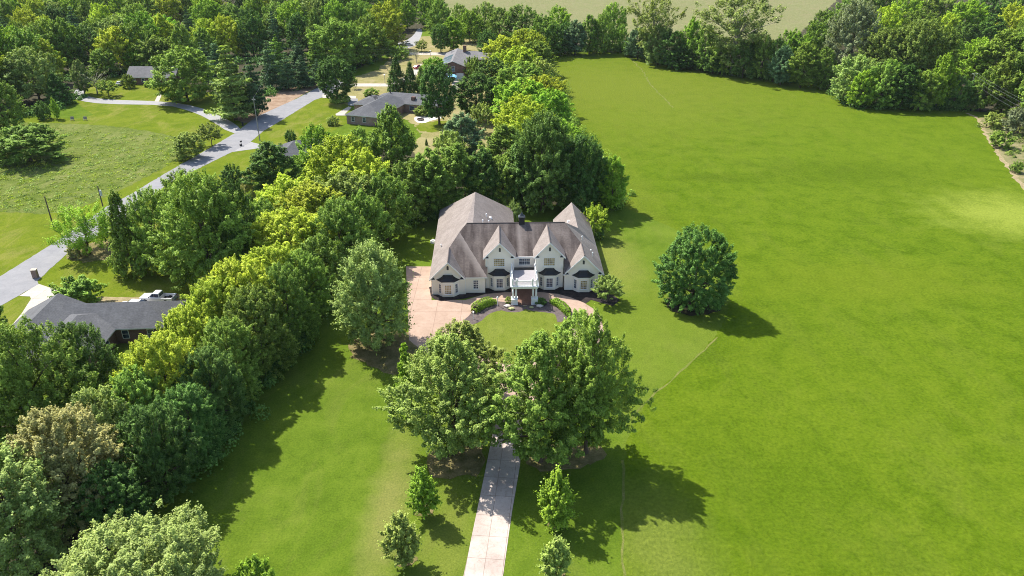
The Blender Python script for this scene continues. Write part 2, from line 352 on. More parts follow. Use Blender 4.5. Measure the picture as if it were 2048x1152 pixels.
for i in range(2): make_tree('spread',3.5,5,.28,'dome',150,.48,60,.18,lobe=.28,limbs=12,r0=.14,strat=.55,squash=.55,up=.9)
make_tree('bare',3,6,.3,'vase',60,.5,14,.12,lobe=.3,limbs=34,r0=.13,bark=BARKL)
for i in range(2): make_tree('cedar',2.6,9,.02,'cone',260,.45,60,.16,lobe=.1,limbs=4,r0=.14,squash=1.2,up=.3,inner=.1,spike=.5)
for i in range(2): make_pine('pine',5,18,.10,17,300,.27)
make_tree('willow',4.5,9,.22,'dome',190,.62,80,.15,lobe=.3,limbs=22,r0=.22,squash=1.4,up=.2,spike=.8)

NAMES={'broad':('broadleaf_tree','tree'),'tall':('broadleaf_tree','tree'),'big':('broadleaf_tree','tree'),'lone':('broadleaf_tree','tree'),'giant':('broadleaf_tree','tree'),'mapleA':('maple_tree','tree'),'silver':('oak_tree','tree'),
 'oval':('pear_tree','tree'),'open':('cottonwood_tree','tree'),'young':('young_tree','young tree'),'shrub':('shrub','shrub'),'spread':('ornamental_tree','small tree'),'bare':('bare_tree','tree'),'cedar':('cedar_tree','cedar'),'pine':('pine_tree','pine'),'willow':('willow_tree','tree')}
_cache={}
def plant(kind, tone, px, pyb, pyt, wpx, label, group=None, minh=None):
    b=G(px,pyb); H=max(height_at(b,pyt),.6); rad=wpx*.5*mpp(b)
    return plant_at(kind,tone,b,H,rad,label,group)
def plant_at(kind, tone, b, H, rad, label, group=None):
    var=PROTO[kind]; i=rnd.randrange(len(var)); mc,mt,R0,H0=var[i]
    nm,cat=NAMES[kind]; root=thing(nm,label,cat,b,rnd.uniform(0,6.28),group)
    root.scale=(rad/R0*rnd.uniform(.95,1.05),rad/R0*rnd.uniform(.95,1.05),H/H0)
    key=(kind,i)
    if key not in _cache:
        c=bpy.data.objects.new('crown',mc); t=bpy.data.objects.new('trunk',mt); _cache[key]=(c,t)
    else:
        c0,t0=_cache[key]; c=c0.copy(); t=t0.copy()
    link(c,root); link(t,root)
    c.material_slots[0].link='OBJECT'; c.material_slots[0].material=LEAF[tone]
    return root
ORD=['first','second','third','fourth','fifth','sixth','seventh','eighth','ninth','tenth','eleventh','twelfth','thirteenth','fourteenth','fifteenth','sixteenth','seventeenth','eighteenth','nineteenth','twentieth']
def ordn(i):
    if i<20: return ORD[i]
    tens={2:'twenty',3:'thirty',4:'forty'}[(i+1)//10]; u=(i+1)%10
    return tens+('-'+ORD[u-1] if u else '').replace('-twentieth','') if u else {2:'twentieth',3:'thirtieth',4:'fortieth'}[(i+1)//10]
KW={'broad':'broad tree','tall':'tall tree','big':'large tree','mapleA':'tall maple','silver':'feathery tree','open':'open tall tree','pine':'pine','cedar':'cone shaped cedar','shrub':'rounded shrub','spread':'small spreading tree','oval':'oval tree','young':'young tree','willow':'drooping tree','lone':'round tree','bare':'bare tree'}
def belt(group, where, items, key=None):
    """a row of trees: the label counts along the row, nearest first"""
    items=sorted(items,key=key or (lambda q:-q[3]))
    for i,(k,t,px,pb,pt,wd) in enumerate(items):
        plant(k,t,px,pb,pt,wd,f"{TONES[t][2]} {KW[k]}, {ordn(i)} {where}",group)

# ------------------------------------------------------------------ ground
def chaikin(p, n):
    for _ in range(n):
        q=[]
        for i in range(len(p)):
            a,b=p[i],p[(i+1)%len(p)]
            q.append((a[0]*.75+b[0]*.25,a[1]*.75+b[1]*.25)); q.append((a[0]*.25+b[0]*.75,a[1]*.25+b[1]*.75))
        p=q
    return p
def sheet(name, pts, z, mat, smooth=1, wobble=0.0, world=False, kind='structure'):
    P=[(p[0],p[1]) for p in (pts if world else [G(*p) for p in pts])]
    P=chaikin(P,smooth)
    if wobble:   # a grass edge is never ruled: break it up
        Q=[]
        for i in range(len(P)):
            a,b=P[i],P[(i+1)%len(P)]; L=math.hypot(b[0]-a[0],b[1]-a[1]); n=max(1,min(60,int(L/max(.8,wobble*2.5))))
            for k in range(n):
                t=k/n; Q.append((a[0]+(b[0]-a[0])*t+rnd.gauss(0,wobble),a[1]+(b[1]-a[1])*t+rnd.gauss(0,wobble)))
        P=Q
    me=bpy.data.meshes.new(name); me.from_pydata([(x,y,z) for x,y in P],[],[tuple(range(len(P)))]); me.materials.append(mat)
    bm=bmesh.new(); bm.from_mesh(me); bmesh.ops.triangulate(bm,faces=bm.faces)
    for f in bm.faces:
        f.normal_update()
        if f.normal.z<0: f.normal_flip()
    bm.to_mesh(me); bm.free()
    return tag(link(bpy.data.objects.new(name,me)),kind=kind)
def strip_px(name, pts, wid, z, mat, wob=.12):
    C=[G(*p) for p in pts]; D=[]
    for a,b in zip(C,C[1:]):
        n=max(1,int((b-a).length/1.5)); D+=[a.lerp(b,k/n) for k in range(n)]
    D.append(C[-1]); L=[];Rr=[]
    for i,p in enumerate(D):
        d=(D[min(i+1,len(D)-1)]-D[max(0,i-1)]).normalized(); nn=Vector((-d.y,d.x,0)); ww=wid*.5*rnd.uniform(.6,1.3); o=nn*rnd.gauss(0,wob)
        L.append(p+o+nn*ww); Rr.append(p+o-nn*ww)
    return sheet(name,[(q.x,q.y) for q in L+Rr[::-1]],z,mat,0,0,True)

lp=G(1990,430); bd=G(1436,672)-G(1278,815)
M_LAWN=grass_mat('lawn_grass',(.062,.112,.008),(.092,.150,.012),(.130,.185,.020),(.20,.195,.055),.30,(math.pi/2-math.atan2(bd.y,bd.x),2.4,.16),4.5,.06,.03,rough_amt=.8,
   patch=[(G(775,1020).x,G(775,1020).y,2.6,15,0,(.235,.22,.075),.6),(G(900,1090).x,G(900,1090).y,3,12,0,(.20,.20,.05),.35),(G(1300,640).x,G(1300,640).y,14,26,0,(.140,.182,.022),.5),(G(1230,520).x,G(1230,520).y,5,14,0,(.23,.225,.06),.5)])
M_ISLE=grass_mat('island_grass',(0.101,0.144,0.013),(0.130,0.168,0.021),(0.168,0.203,0.034),(0.289,0.260,0.096),.25,(R(2),1.6,.30),5,.05)
M_FIELD=grass_mat('field_grass',(0.067,0.119,0.0042),(0.097,0.154,0.0074),(0.121,0.175,0.0104),(0.162,0.178,0.0355),.20,None,2.2,.22,.012,
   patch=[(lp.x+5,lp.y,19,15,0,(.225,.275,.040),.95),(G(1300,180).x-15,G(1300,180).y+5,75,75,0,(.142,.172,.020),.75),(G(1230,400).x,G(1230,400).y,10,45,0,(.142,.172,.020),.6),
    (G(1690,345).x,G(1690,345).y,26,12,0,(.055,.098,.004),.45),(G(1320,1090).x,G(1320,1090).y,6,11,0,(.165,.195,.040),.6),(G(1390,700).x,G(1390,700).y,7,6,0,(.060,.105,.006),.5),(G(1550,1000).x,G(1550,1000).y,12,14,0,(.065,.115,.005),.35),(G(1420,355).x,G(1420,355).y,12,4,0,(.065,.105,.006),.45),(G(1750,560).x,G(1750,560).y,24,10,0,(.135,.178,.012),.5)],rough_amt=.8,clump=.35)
M_MEADOW=grass_mat('meadow_grass',(0.082,0.125,0.019),(0.133,0.176,0.034),(0.189,0.215,0.060),(0.292,0.275,0.129),.45,None,2.0,.4,.05,rough_amt=1.3,clump=.3)
M_LEFT=grass_mat('left_lawn_grass',(0.086,0.130,0.008),(0.120,0.164,0.011),(0.164,0.193,0.021),(0.289,0.241,0.086),.55,None,4,.06,.03)
M_DRY=grass_mat('dry_grass',(0.172,0.172,0.052),(0.258,0.232,0.095),(0.327,0.284,0.146),(0.378,0.292,0.189),.7,None,4,.06,.05)
M_TAN=grass_mat('tan_grass',(0.147,0.167,0.063),(0.190,0.196,0.087),(0.217,0.212,0.107),(0.232,0.196,0.115),.7,None,1.0,.2,.012)
M_FLOOR=soil_mat('forest_floor',(.030,.030,.014),(.075,.065,.035),.5,3)
M_LITTER=soil_mat('leaf_litter',(.10,.10,.028),(.24,.19,.085),.7,4)
M_STRAW=soil_mat('pine_straw',(.22,.14,.085),(.36,.26,.18),.4,4)
M_SCRUB=soil_mat('scrub_ground',(.12,.14,.04),(.27,.225,.12),.35,3)
M_DIRT=soil_mat('dirt_track',(.24,.20,.10),(.36,.29,.17),.6,5)
M_WORN=soil_mat('worn_grass',(.105,.145,.018),(.185,.185,.055),.5,5)
M_MULCH=soil_mat('mulch',(.022,.018,.017),(.055,.045,.042),1.2,9)
M_MULCHP=soil_mat('mulch_grey',(.10,.08,.075),(.16,.13,.12),1.2,9)
M_ROAD=paving_mat('asphalt',(0.207,0.207,0.216),(0.268,0.264,0.268),stain=(0.660,0.660,0.660),stain_amt=.5)
M_LANE=paving_mat('lane_asphalt',(0.264,0.264,0.264),(0.326,0.317,0.308),stain=(0.660,0.660,0.660))
M_CONC=paving_mat('concrete',(0.440,0.387,0.326),(0.528,0.475,0.405),(3.0,3.0,0),.1)
M_COURT=paving_mat('courtyard_paving',(.37,.262,.195),(.475,.345,.265),(4.2,4.2,0),0,(.72,.66,.62),.6)
M_DRIVE=paving_mat('drive_paving',(.42,.345,.30),(.60,.52,.46),(1.9,3.1,0),R(5),(.66,.58,.54),.75)

sheet('ground',[(-1600,-150),(1600,-150),(1600,1700),(-1600,1700)],-.02,M_LAWN,0,0,True)
sheet('left_lawn',[(-500,240),(60,235),(200,238),(150,205),(150,178),(240,150),(440,160),(520,215),(610,185),(660,165),(720,230),(600,300),(480,380),(380,520),(380,610),(200,640),(-50,700),(-500,800)],-.012,M_LEFT,1)
FIELD=[(1245,1320),(1244,1040),(1247,900),(1278,815),(1350,752),(1436,672),(1464,600),(1446,525),(1400,480),(1345,455),(1290,432),(1240,412),(1200,330),(1150,260),(1125,200),(1100,150),(1093,106),(1180,100),(1262,104),(1320,128),(1400,134),(1540,154),(1660,172),(1720,209),(1930,220),(1957,235),(1976,275),(2000,310),(2048,372),(2200,520),(2600,900),(2900,1320)]
sheet('field',FIELD,-.004,M_FIELD,1,.16)
sheet('far_field',[(860,30),(860,-70),(1760,-70),(1700,0),(1600,70),(1540,104),(1300,96),(1100,84),(1000,70),(900,50)],-.004,M_TAN,1,.6)
sheet('meadow',[(-400,250),(75,245),(160,248),(225,252),(320,265),(362,280),(372,300),(330,335),(200,402),(110,430),(0,424),(-400,410)],0,M_MEADOW,1,.25)
sheet('forest_floor',[(-700,330),(0,240),(110,212),(150,185),(180,175),(165,155),(240,150),(330,146),(420,190),(500,200),(540,188),(640,163),(690,150),(780,105),(838,66),(870,30),(880,-80),(-1100,-80)],0,M_FLOOR,1,.5)
sheet('forest_floor',[(1093,108),(1180,102),(1262,106),(1400,136),(1540,156),(1660,174),(1720,211),(1930,221),(1990,224),(2100,200),(2700,240),(2700,-60),(1740,-60),(1610,60),(1540,99),(1300,96),(1100,80)],0,M_FLOOR,1,.5)
sheet('forest_floor',[(285,1010),(420,880),(478,800),(556,720),(632,625),(684,560),(762,462),(850,430),(1010,410),(1240,408),(1195,330),(1125,200),(1093,108),(1010,90),(1000,300),(800,295),(680,300),(560,420),(420,610),(320,720),(200,800),(-150,860),(-200,1340),(160,1340)],.004,M_FLOOR,1,.3)
sheet('dry_lawn',[(640,198),(690,160),(770,135),(790,85),(850,70),(950,75),(1010,100),(1005,320),(815,325),(850,250),(720,215)],.006,M_DRY,1,.4)
sheet('back_lawn',[(830,247),(862,243),(920,240),(925,255),(840,268)],.010,M_LEFT,1,.3)
sheet('scrub_ground',[(1957,236),(1976,276),(2000,311),(2048,373),(2200,521),(2400,700),(2700,700),(2700,240),(2100,205),(1992,226)],.002,M_SCRUB,0,.2)
strip_px('dirt_track',[(1935,226),(1957,238),(1977,278),(2001,313),(2049,376),(2200,530)],1.1,.008,M_DIRT,.25)
strip_px('worn_line',[(1246,1250),(1244,1040),(1246,920)],.30,.004,M_WORN,.08)
strip_px('worn_line',[(1262,838),(1278,817),(1350,754),(1436,674)],.28,.004,M_WORN,.08)
strip_px('worn_line',[(1258,112),(1285,142),(1300,168),(1322,190),(1345,215)],.5,.004,M_WORN,.2)
sheet('pine_straw',[(466,237),(483,224),(511,212),(537,188),(595,172),(621,164),(645,160),(640,172),(619,182),(598,194),(559,215),(530,233),(516,239),(491,248)],.010,M_STRAW,1,.2)
sheet('leaf_litter',[(690,705),(715,668),(760,655),(805,662),(845,680),(842,725),(800,752),(752,742)],.006,M_LITTER,1,.25)
sheet('leaf_litter',[(850,915),(885,890),(950,880),(980,925),(955,948),(925,945),(893,965),(858,945)],.006,M_LITTER,1,.25)
sheet('leaf_litter',[(1050,890),(1150,885),(1220,900),(1190,930),(1110,940),(1052,938)],.006,M_LITTER,1,.25)
for p,r in (((846,1020),18),((808,1118),20),((1112,1046),17),((1110,1142),20)):
    c=G(*p); sheet('tree_bed',[(c.x+math.cos(a)*r*.062*rnd.uniform(.75,1.2),c.y+math.sin(a)*r*.062*rnd.uniform(.75,1.2)) for a in np.linspace(0,6.28,12)[:-1]],.008,M_LITTER,1,.06,True)
sheet('tree_bed',[(1325,605),(1355,590),(1420,590),(1450,612),(1420,630),(1360,632)],.006,M_FLOOR,1,.2)
sheet('tree_bed',[(120,520),(170,488),(215,478),(245,490),(250,510),(190,525)],.006,M_LITTER,1,.25)
# roads and drives
sheet('road',[(-250,700),(0,553),(120,478),(210,415.5),(262,388),(330,347),(425,293),(470,266),(512,234),(594,197),(637,174),(668,155),(692,168),(659,190),(629,200),(564,240),(527,262),(500,285),(462,305),(405,333),(335,368),(242,445),(137,505),(74,562),(78,568),(37,592),(-30,630),(-150,720)],.012,M_ROAD,0,.05)
sheet('lane',[(150,178),(172,178),(166,190),(205,199),(335,203),(395,213),(442,232),(474,250),(484,262),(463,268),(412,235),(380,222),(335,210),(207,208),(160,202),(146,194)],.016,M_LANE,1)
sheet('side_road',[(502,284),(522,289),(640,294),(640,300),(515,297),(464,304)],.016,M_LANE,0)
sheet('concrete_drive',[(78,568),(113,580),(135,600),(130,650),(20,655),(44,626),(62,598),(60,593),(38,592)],.018,M_CONC,0)
sheet('parking_strip',[(195,594),(290,595),(352,586),(376,598),(362,614),(195,616)],.018,M_DIRT,0,.1)
sheet('concrete_drive',[(645,189),(712,192),(712,197),(645,196)],.020,M_CONC,0)
sheet('concrete_drive',[(690,167),(775,167),(815,152),(832,134),(842,128),(846,132),(838,142),(826,160),(785,173),(690,173)],.020,M_CONC,0)
sheet('dark_drive',[(692,197),(715,197),(717,212),(697,211)],.020,M_ROAD,0)
sheet('garden_path',[(671,228),(697,213),(703,215),(690,228),(700,231),(672,231)],.020,M_CONC,0)
sheet('concrete_drive',[(812,104),(895,105),(895,111),(812,109)],.020,M_CONC,0)
sheet('parking_pad',[(783,90),(812,82),(828,70),(836,56),(846,60),(840,80),(826,96),(788,98)],.018,M_LANE,1)
sheet('concrete_drive',[(900,182),(908,158),(934,157),(922,172),(908,188)],.020,M_CONC,0)
sheet('patio',[(828,233),(852,230),(882,233),(886,236),(862,241),(848,247),(830,244)],.020,paving_mat('patio_concrete',(.6,.56,.5),(.68,.64,.58)),1)
sheet('garden_path',[(318,186),(325,186),(318,203),(309,203)],.020,M_CONC,0)
# forecourt of the white house
sheet('courtyard',[(812,533),(863,533),(863,600),(931,600),(971,588),(990,586),(1020,584),(1075,584),(1090,585),(1116,588),(1142,595),(1169,606),(1189,619),(1203,638),(1207,662),(1190,705),(1150,748),(1090,790),(1048,830),(1042,880),(985,880),(982,830),(950,790),(895,742),(848,705),(818,680)],.012,M_COURT,0)
sheet('driveway',[(915,1210),(969.5,946.5),(985,868),(1045,868),(1040,930),(1024,1024),(1006,1152),(999,1210)],.016,M_DRIVE,0)
sheet('island_lawn',[(923,646),(943,628),(950,612),(985,603),(1015,607),(1030,612),(1075,612),(1100,605),(1130,620),(1140,640),(1135,670),(1100,702),(1050,727),(1000,730),(958,704),(928,672)],.020,M_ISLE,1,.04)
sheet('mulch_bed',[(922,645),(940,651),(960,645),(976,629),(1000,620),(1015,624),(1035,625),(1050,621),(1050,611),(1030,606),(1010,604),(985,602),(950,611),(942,628)],.026,M_MULCHP,1,.03)
sheet('mulch_bed',[(1050,611),(1050,621),(1106,626),(1112,632),(1116,648),(1140,633),(1130,618),(1101,603),(1078,606)],.026,M_MULCHP,1,.03)
sheet('mulch_bed',[(858,575),(862,592),(868,598),(882,603),(931,597),(971,588),(990,586),(1024,584),(1024,560),(900,560)],.026,M_MULCH,0,.03)
sheet('mulch_bed',[(1072,560),(1072,584),(1090,585),(1116,588),(1142,595),(1172,607),(1182,600),(1225,612),(1240,600),(1215,580),(1200,560)],.026,M_MULCH,0,.04)

# ------------------------------------------------------------------ the white house
M_WALL=plain('painted_brick',(.90,.845,.755),.85,.2,.05,1.2)
M_TRIM=plain('white_trim',(.84,.84,.82),.6,.3,.03)
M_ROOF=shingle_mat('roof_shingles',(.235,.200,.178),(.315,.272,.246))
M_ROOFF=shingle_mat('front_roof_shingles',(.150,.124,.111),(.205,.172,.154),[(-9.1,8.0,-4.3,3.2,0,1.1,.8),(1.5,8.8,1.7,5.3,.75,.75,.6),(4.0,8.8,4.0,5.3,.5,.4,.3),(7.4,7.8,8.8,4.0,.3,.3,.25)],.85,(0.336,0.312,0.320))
M_METAL=plain('black_metal_roof',(.018,.018,.020),.45,.4,.2)
M_GLASS=glass('window_glass'); M_GLASSW=glass('curtained_glass',(.22,.17,.09)); M_BLACK=plain('black_louvre',(.02,.02,.022),.6)
M_DECK=plain('deck_membrane',(.33,.31,.32),.9,.1,.12,1.5); M_BRICKP=paving_mat('porch_brick',(.22,.12,.09),(.32,.19,.14),(.4,.2,.5))
HR=R(1.5)
house=thing('white_house','large white painted brick house with brown gabled roofs at the end of the straight driveway','house',(0,115,0),HR)
walls=MB()
def gable_poly(x0,x1,ze,zp,xp): return [(x0,0),(x1,0),(x1,ze),(xp,zp),(x0,ze)]
walls.prism(gable_poly(-13.85,-8.07,3.28,6.05,-10.95),'y',.55,5.5)
walls.box(-8.07,1.07,0,-4.64,5.6,3.2)
walls.prism(gable_poly(-4.60,.45,6.15,8.55,-2.05),'y',2.76,6.3)
walls.box(.45,4.75,0,4.15,7.4,5.2)
walls.prism(gable_poly(4.15,9.0,6.15,8.55,6.58),'y',2.80,6.35)
walls.prism(gable_poly(9.2,15.65,3.45,6.45,12.43),'y',1.75,5.45)
walls.box(-13.8,5.5,0,15.6,14.5,3.0)
walls.box(-13.75,14.5,0,.6,32.6,3.0); walls.box(9.4,14.5,0,15.9,26.5,3.0)
walls.prism([(9.4,3.0),(15.95,3.0),(12.68,6.5)],'y',26.2,26.55)
walls.build('wall',M_WALL,house)
# quoin-like base course, drip trim and downpipes
for (x,y,z1) in ((-4.40,2.66,5.8),(.38,2.66,5.8),(4.22,2.70,5.8),(-8.0,.47,3.0),(-13.7,.47,3.0),(15.5,1.66,3.1)): tr=MB(); tr.tube([(x,y,.1),(x,y,z1)],[.05,.05],6); tr.build('downpipe',M_TRIM,house)

def roof(name, polys, mats, parent, depth=.20):
    """roof skin: polygons merged at their shared corners, fascia dropped at every open edge"""
    bm=bmesh.new(); 
    for pts,mi in polys:
        f=bm.faces.new([bm.verts.new(p) for p in pts]); f.material_index=mi
    bmesh.ops.remove_doubles(bm,verts=bm.verts,dist=.004)
    for f in bm.faces:
        f.normal_update()
        if f.normal.z<0: f.normal_flip()
    open_e=[e for e in bm.edges if len(e.link_faces)==1]
    low={}
    for e in open_e:
        for v in e.verts:
            if v not in low: low[v]=bm.verts.new(v.co-Vector((0,0,depth)))
    for e in open_e:
        a,b=e.verts; f=bm.faces.new([a,b,low[b],low[a]]); f.material_index=1
    me=bpy.data.meshes.new(name); bm.to_mesh(me); bm.free()
    for m in mats: me.materials.append(m)
    o=bpy.data.objects.new(name,me); return link(o,parent)
SL=.573
def zf(v): return 3.13+SL*(v-.75)
def vf(z): return .75+(z-3.13)/SL
Mp=(-10.9,vf(6.32),6.32); K=(-9.12,9.35,zf(9.35)); Rl=(-7.91,11.0,zf(11)); Rr=(9.85,11.0,zf(11)); M2=(12.43,vf(6.72),6.72); T=(-6.6,27.6,9.0); S=(-6.75,11.0,zf(11))
Q=(-14.29,33.1,3.1); Q2=(1.05,33.0,3.1); J=(12.56,13.4,6.9); W=(12.71,26.9,6.9)
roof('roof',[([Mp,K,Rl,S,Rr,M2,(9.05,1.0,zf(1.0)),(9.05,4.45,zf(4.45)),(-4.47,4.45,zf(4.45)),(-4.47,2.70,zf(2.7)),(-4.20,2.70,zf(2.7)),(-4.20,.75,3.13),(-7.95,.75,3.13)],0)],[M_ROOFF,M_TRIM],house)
roof('roof',[([(-14.19,.22,3.03),(-10.9,.22,6.32),Mp,(-14.2,6.3,3.03)],0),([(-14.2,6.3,3.03),Mp,K],0),([(-14.2,6.3,3.03),K,Rl],0),([(-14.2,6.3,3.03),Rl,S,T],0),([(-14.2,6.3,3.03),T,Q],0),([T,Q2,Q],0),([T,S,(1.05,11,3.1),Q2],0),
             ([(-10.9,.22,6.32),(-7.95,.22,3.15),(-7.95,.77,3.15),Mp],0)],[M_ROOF,M_TRIM],house)
roof('roof',[([Rr,(16.15,7.0,3.16),M2],0),([Rr,J,(16.2,13.4,3.16),(16.15,7.0,3.16)],0),([J,W,(16.4,26.9,3.16),(16.2,13.4,3.16)],0),([J,W,(9.05,26.9,3.16),(9.0,16.8,3.16)],0),([Rr,J,(9.0,16.8,3.2),(1.05,16.8,3.2),(-6.75,11.02,zf(11)-.01)],0),
             ([(12.43,1.38,6.72),(16.02,1.38,3.16),(16.15,7.0,3.16),M2],0),([(12.43,1.38,6.72),(8.90,1.38,3.2),(8.90,1.42,3.2),M2],0)],[M_ROOF,M_TRIM],house)
for xl,xp,xr,v0 in ((-4.93,-2.05,.80,2.42),(3.82,6.58,9.34,2.46)):
    roof('roof',[([(xp,v0,8.80),(xl,v0,5.93),(xl,vf(5.93)+.05,5.93),(xp,vf(8.8)+.05,8.80)],0),([(xp,v0,8.80),(xr,v0,5.93),(xr,vf(5.93)+.05,5.93),(xp,vf(8.8)+.05,8.80)],0)],[M_ROOF,M_TRIM],house)
cap=MB()   # ridge caps
for a,b in ((Rl,Rr),((-2.05,2.42,8.8),(-2.05,10.4,8.8)),((6.58,2.46,8.8),(6.58,10.4,8.8)),((-10.9,.22,6.32),Mp),((12.43,1.38,6.72),M2)):
    a=Vector(a)+Vector((0,0,.03)); b=Vector(b)+Vector((0,0,.03)); cap.tube([a,b],[.09,.09],6)
cap.build('ridge_cap',plain('ridge_shingle',(.13,.105,.095),.9),house)
# white rake boards on the front gables and dark cornice returns
def rake(xl,zl,xp,zp,xr,zr,v):
    for (xa,za,xb,zb) in ((xl,zl,xp,zp),(xp,zp,xr,zr)):
        rk=MB(); rk.add([(xa,v,za-.02),(xb,v,zb-.02),(xb,v,zb-.30),(xa,v,za-.30),(xa,v+.05,za-.02),(xb,v+.05,zb-.02),(xb,v+.05,zb-.30),(xa,v+.05,za-.30)],[(0,1,2,3),(4,7,6,5),(0,4,5,1),(3,2,6,7),(0,3,7,4),(1,5,6,2)]); rk.build('rake_board',M_TRIM,house)
rake(-14.19,3.03,-10.9,6.32,-7.95,3.15,.17); rake(-4.93,5.93,-2.05,8.80,.80,5.93,2.37); rake(3.82,5.93,6.58,8.80,9.34,5.93,2.41); rake(8.90,3.2,12.43,6.72,16.02,3.16,1.33)
cf=MB(); cf.box(.80,4.36,zf(4.45)-.26,3.82,4.46,zf(4.45)+.01); cf.build('eave_fascia',M_TRIM,house)
for (xc,z,v) in ((-13.62,3.04,.55),(-8.52,3.04,.55),(-4.38,5.93,2.76),(.22,5.93,2.76),(4.38,5.93,2.80),(8.78,5.93,2.80),(9.47,3.16,1.75),(15.42,3.16,1.75)):
    cr=MB(); y0=v-.32
    cr.add([(xc-.40,y0,z),(xc+.40,y0,z),(xc+.40,v-.005,z),(xc-.40,v-.005,z),(xc-.05,v-.02,z+.38),(xc+.05,v-.02,z+.38)],[(0,3,2,1),(0,1,5,4),(1,2,5),(3,0,4),(2,3,4,5)],0)
    cr.box(xc-.40,y0,z-.14,xc+.40,v-.005,z-.003,1); cr.build('cornice_return',[M_METAL,M_TRIM],house)

def window(parent, x0,x1,z0,z1,v, cols, rows, gl=None, name='window', sill=True):
    """frame and muntins stand proud of the wall, panes sit behind them"""
    m=MB(); f=.07; d=.07
    m.box(x0-f,v-d,z0-f,x0,v-.002,z1+f); m.box(x1,v-d,z0-f,x1+f,v-.002,z1+f); m.box(x0,v-d,z1,x1,v-.002,z1+f); m.box(x0,v-d,z0-f,x1,v-.002,z0)
    if sill: m.box(x0-.16,v-d-.07,z0-f-.09,x1+.16,v-.002,z0-f-.003)
    t=.018
    for i in range(1,cols): x=x0+(x1-x0)*i/cols; m.box(x-t,v-.045,z0,x+t,v-.018,z1)
    for j in range(1,rows): z=z0+(z1-z0)*j/rows; tt=t*(2.2 if rows%2==0 and j==rows//2 and cols<4 else 1); m.box(x0,v-.043,z-tt,x1,v-.02,z+tt)
    o=m.build(name,M_TRIM,parent); p=MB(); p.box(x0,v-.02,z0,x1,v-.004,z1); p.build('pane',gl or M_GLASS,o); return o
window(house,-3.07,-1.25,4.30,5.70,2.76,6,4,M_GLASSW); window(house,1.40,3.26,3.62,4.74,4.75,6,4); window(house,5.63,7.47,4.30,5.70,2.80,6,4,M_GLASSW)
window(house,-6.62,-5.85,.85,2.42,1.07,3,4)
for (x,z,v) in ((-10.95,4.72,.55),(-2.02,7.02,2.76),(6.60,7.02,2.80),(12.40,4.95,1.75)):
    ar=MB(); ar.prism([(x-.17,z),(x+.17,z),(x+.17,z+.52),(x+.12,z+.66),(x,z+.74),(x-.12,z+.66),(x-.17,z+.52)],'y',v-.05,v-.002,0)
    for k in range(4): ar.box(x-.17,v-.075,z+.1+k*.13,x+.17,v-.052,z+.13+k*.13,1)
    ar.build('gable_vent',[M_BLACK,plain('vent_slat',(.2,.2,.2),.7)],house)
def bay(cx, v, zt, gl, wtop=.64, base=1.45):
    """canted bay: walls with a plinth, three windows, flared black metal roof"""
    h=.92; dp=.95; wb=1.85
    plan=lambda s,o=0: [(cx-wb*s-o,v),(cx-h*s-o*.5,v-dp*s-o),(cx+h*s+o*.5,v-dp*s-o),(cx+wb*s+o,v)]
    m=MB(); m.prism(plan(1),'z',0,2.78)
    b=m.build('bay_window',M_WALL,house)
    t=MB(); t.prism(plan(1.03,.02),'z',2.60,2.86); t.build('bay_trim',M_TRIM,b)
    rg=[]
    for s,z in ((1.14,2.861),(1.15,2.92),(.93,3.06),(.74,3.26),(.60,3.50),(.50,3.74),(.46,3.78)):
        rg.append([(cx-wb*s*(.96 if s>.7 else .9),v-.004,z),(cx-h*s-.02,v-dp*s,z),(cx+h*s+.02,v-dp*s,z),(cx+wb*s*(.96 if s>.7 else .9),v-.004,z)])
    r=MB(); r.loft(rg); r.build('bay_roof',M_METAL,b)
    window(b,cx-.52,cx+.52,.62,2.25,v-dp,4,5,gl,sill=True)
    for sgn in (-1,1):   # side lights on the canted faces
        a=Vector((cx+sgn*h,v-dp,0)); c=Vector((cx+sgn*wb,v,0)); d=(c-a).normalized(); n=Vector((d.y,-d.x,0)) if sgn>0 else Vector((-d.y,d.x,0))
        if n.y>0: n=-n
        L=(c-a).length; fr=MB()
        def slab(s0,s1,z0,z1,o0,o1,mi):
            A=a+d*(L*.5+s0); B=a+d*(L*.5+s1); q=[A+n*o0,B+n*o0,B+n*o1,A+n*o1]
            fr.add([(p.x,p.y,z0) for p in q]+[(p.x,p.y,z1) for p in q],[(0,3,2,1),(4,5,6,7),(0,1,5,4),(1,2,6,5),(2,3,7,6),(3,0,4,7)],mi)
        slab(-.30,-.24,.55,2.32,.002,.06,0); slab(.24,.30,.55,2.32,.002,.06,0); slab(-.24,.24,2.25,2.32,.002,.06,0); slab(-.24,.24,.55,.62,.002,.06,0)
        slab(-.24,.24,1.41,1.46,.02,.05,0); slab(-.012,.012,.62,2.25,.022,.04,0)
        for zz in (1.03,1.85): slab(-.24,.24,zz,zz+.025,.024,.04,0)
        slab(-.238,.238,.622,2.248,.003,.016,1)
        fr.build('side_window',[M_TRIM,M_GLASS],b)
bay(-10.95,.55,0,M_GLASSW); bay(-2.10,2.76,0,M_GLASS); bay(6.60,2.80,0,M_GLASS); bay(12.45,1.75,0,M_GLASSW)
# chimney / cupola on the ridge
ch=MB(); ch.box(1.55,10.6,8.2,2.55,11.7,10.1); ch_o=ch.build('cupola',M_BLACK,house)
c2=MB(); c2.loft([[(2.05+s*a,11.15+s*b,z-1.05) for a,b in ((-1,-1),(1,-1),(1,1),(-1,1))] for s,z in ((.62,11.151),(.62,11.24),(.34,11.45),(.12,11.85),(.02,12.15))]); c2.build('cupola_cap',plain('dark_metal',(.05,.055,.06),.35,.5,.2),ch_o)
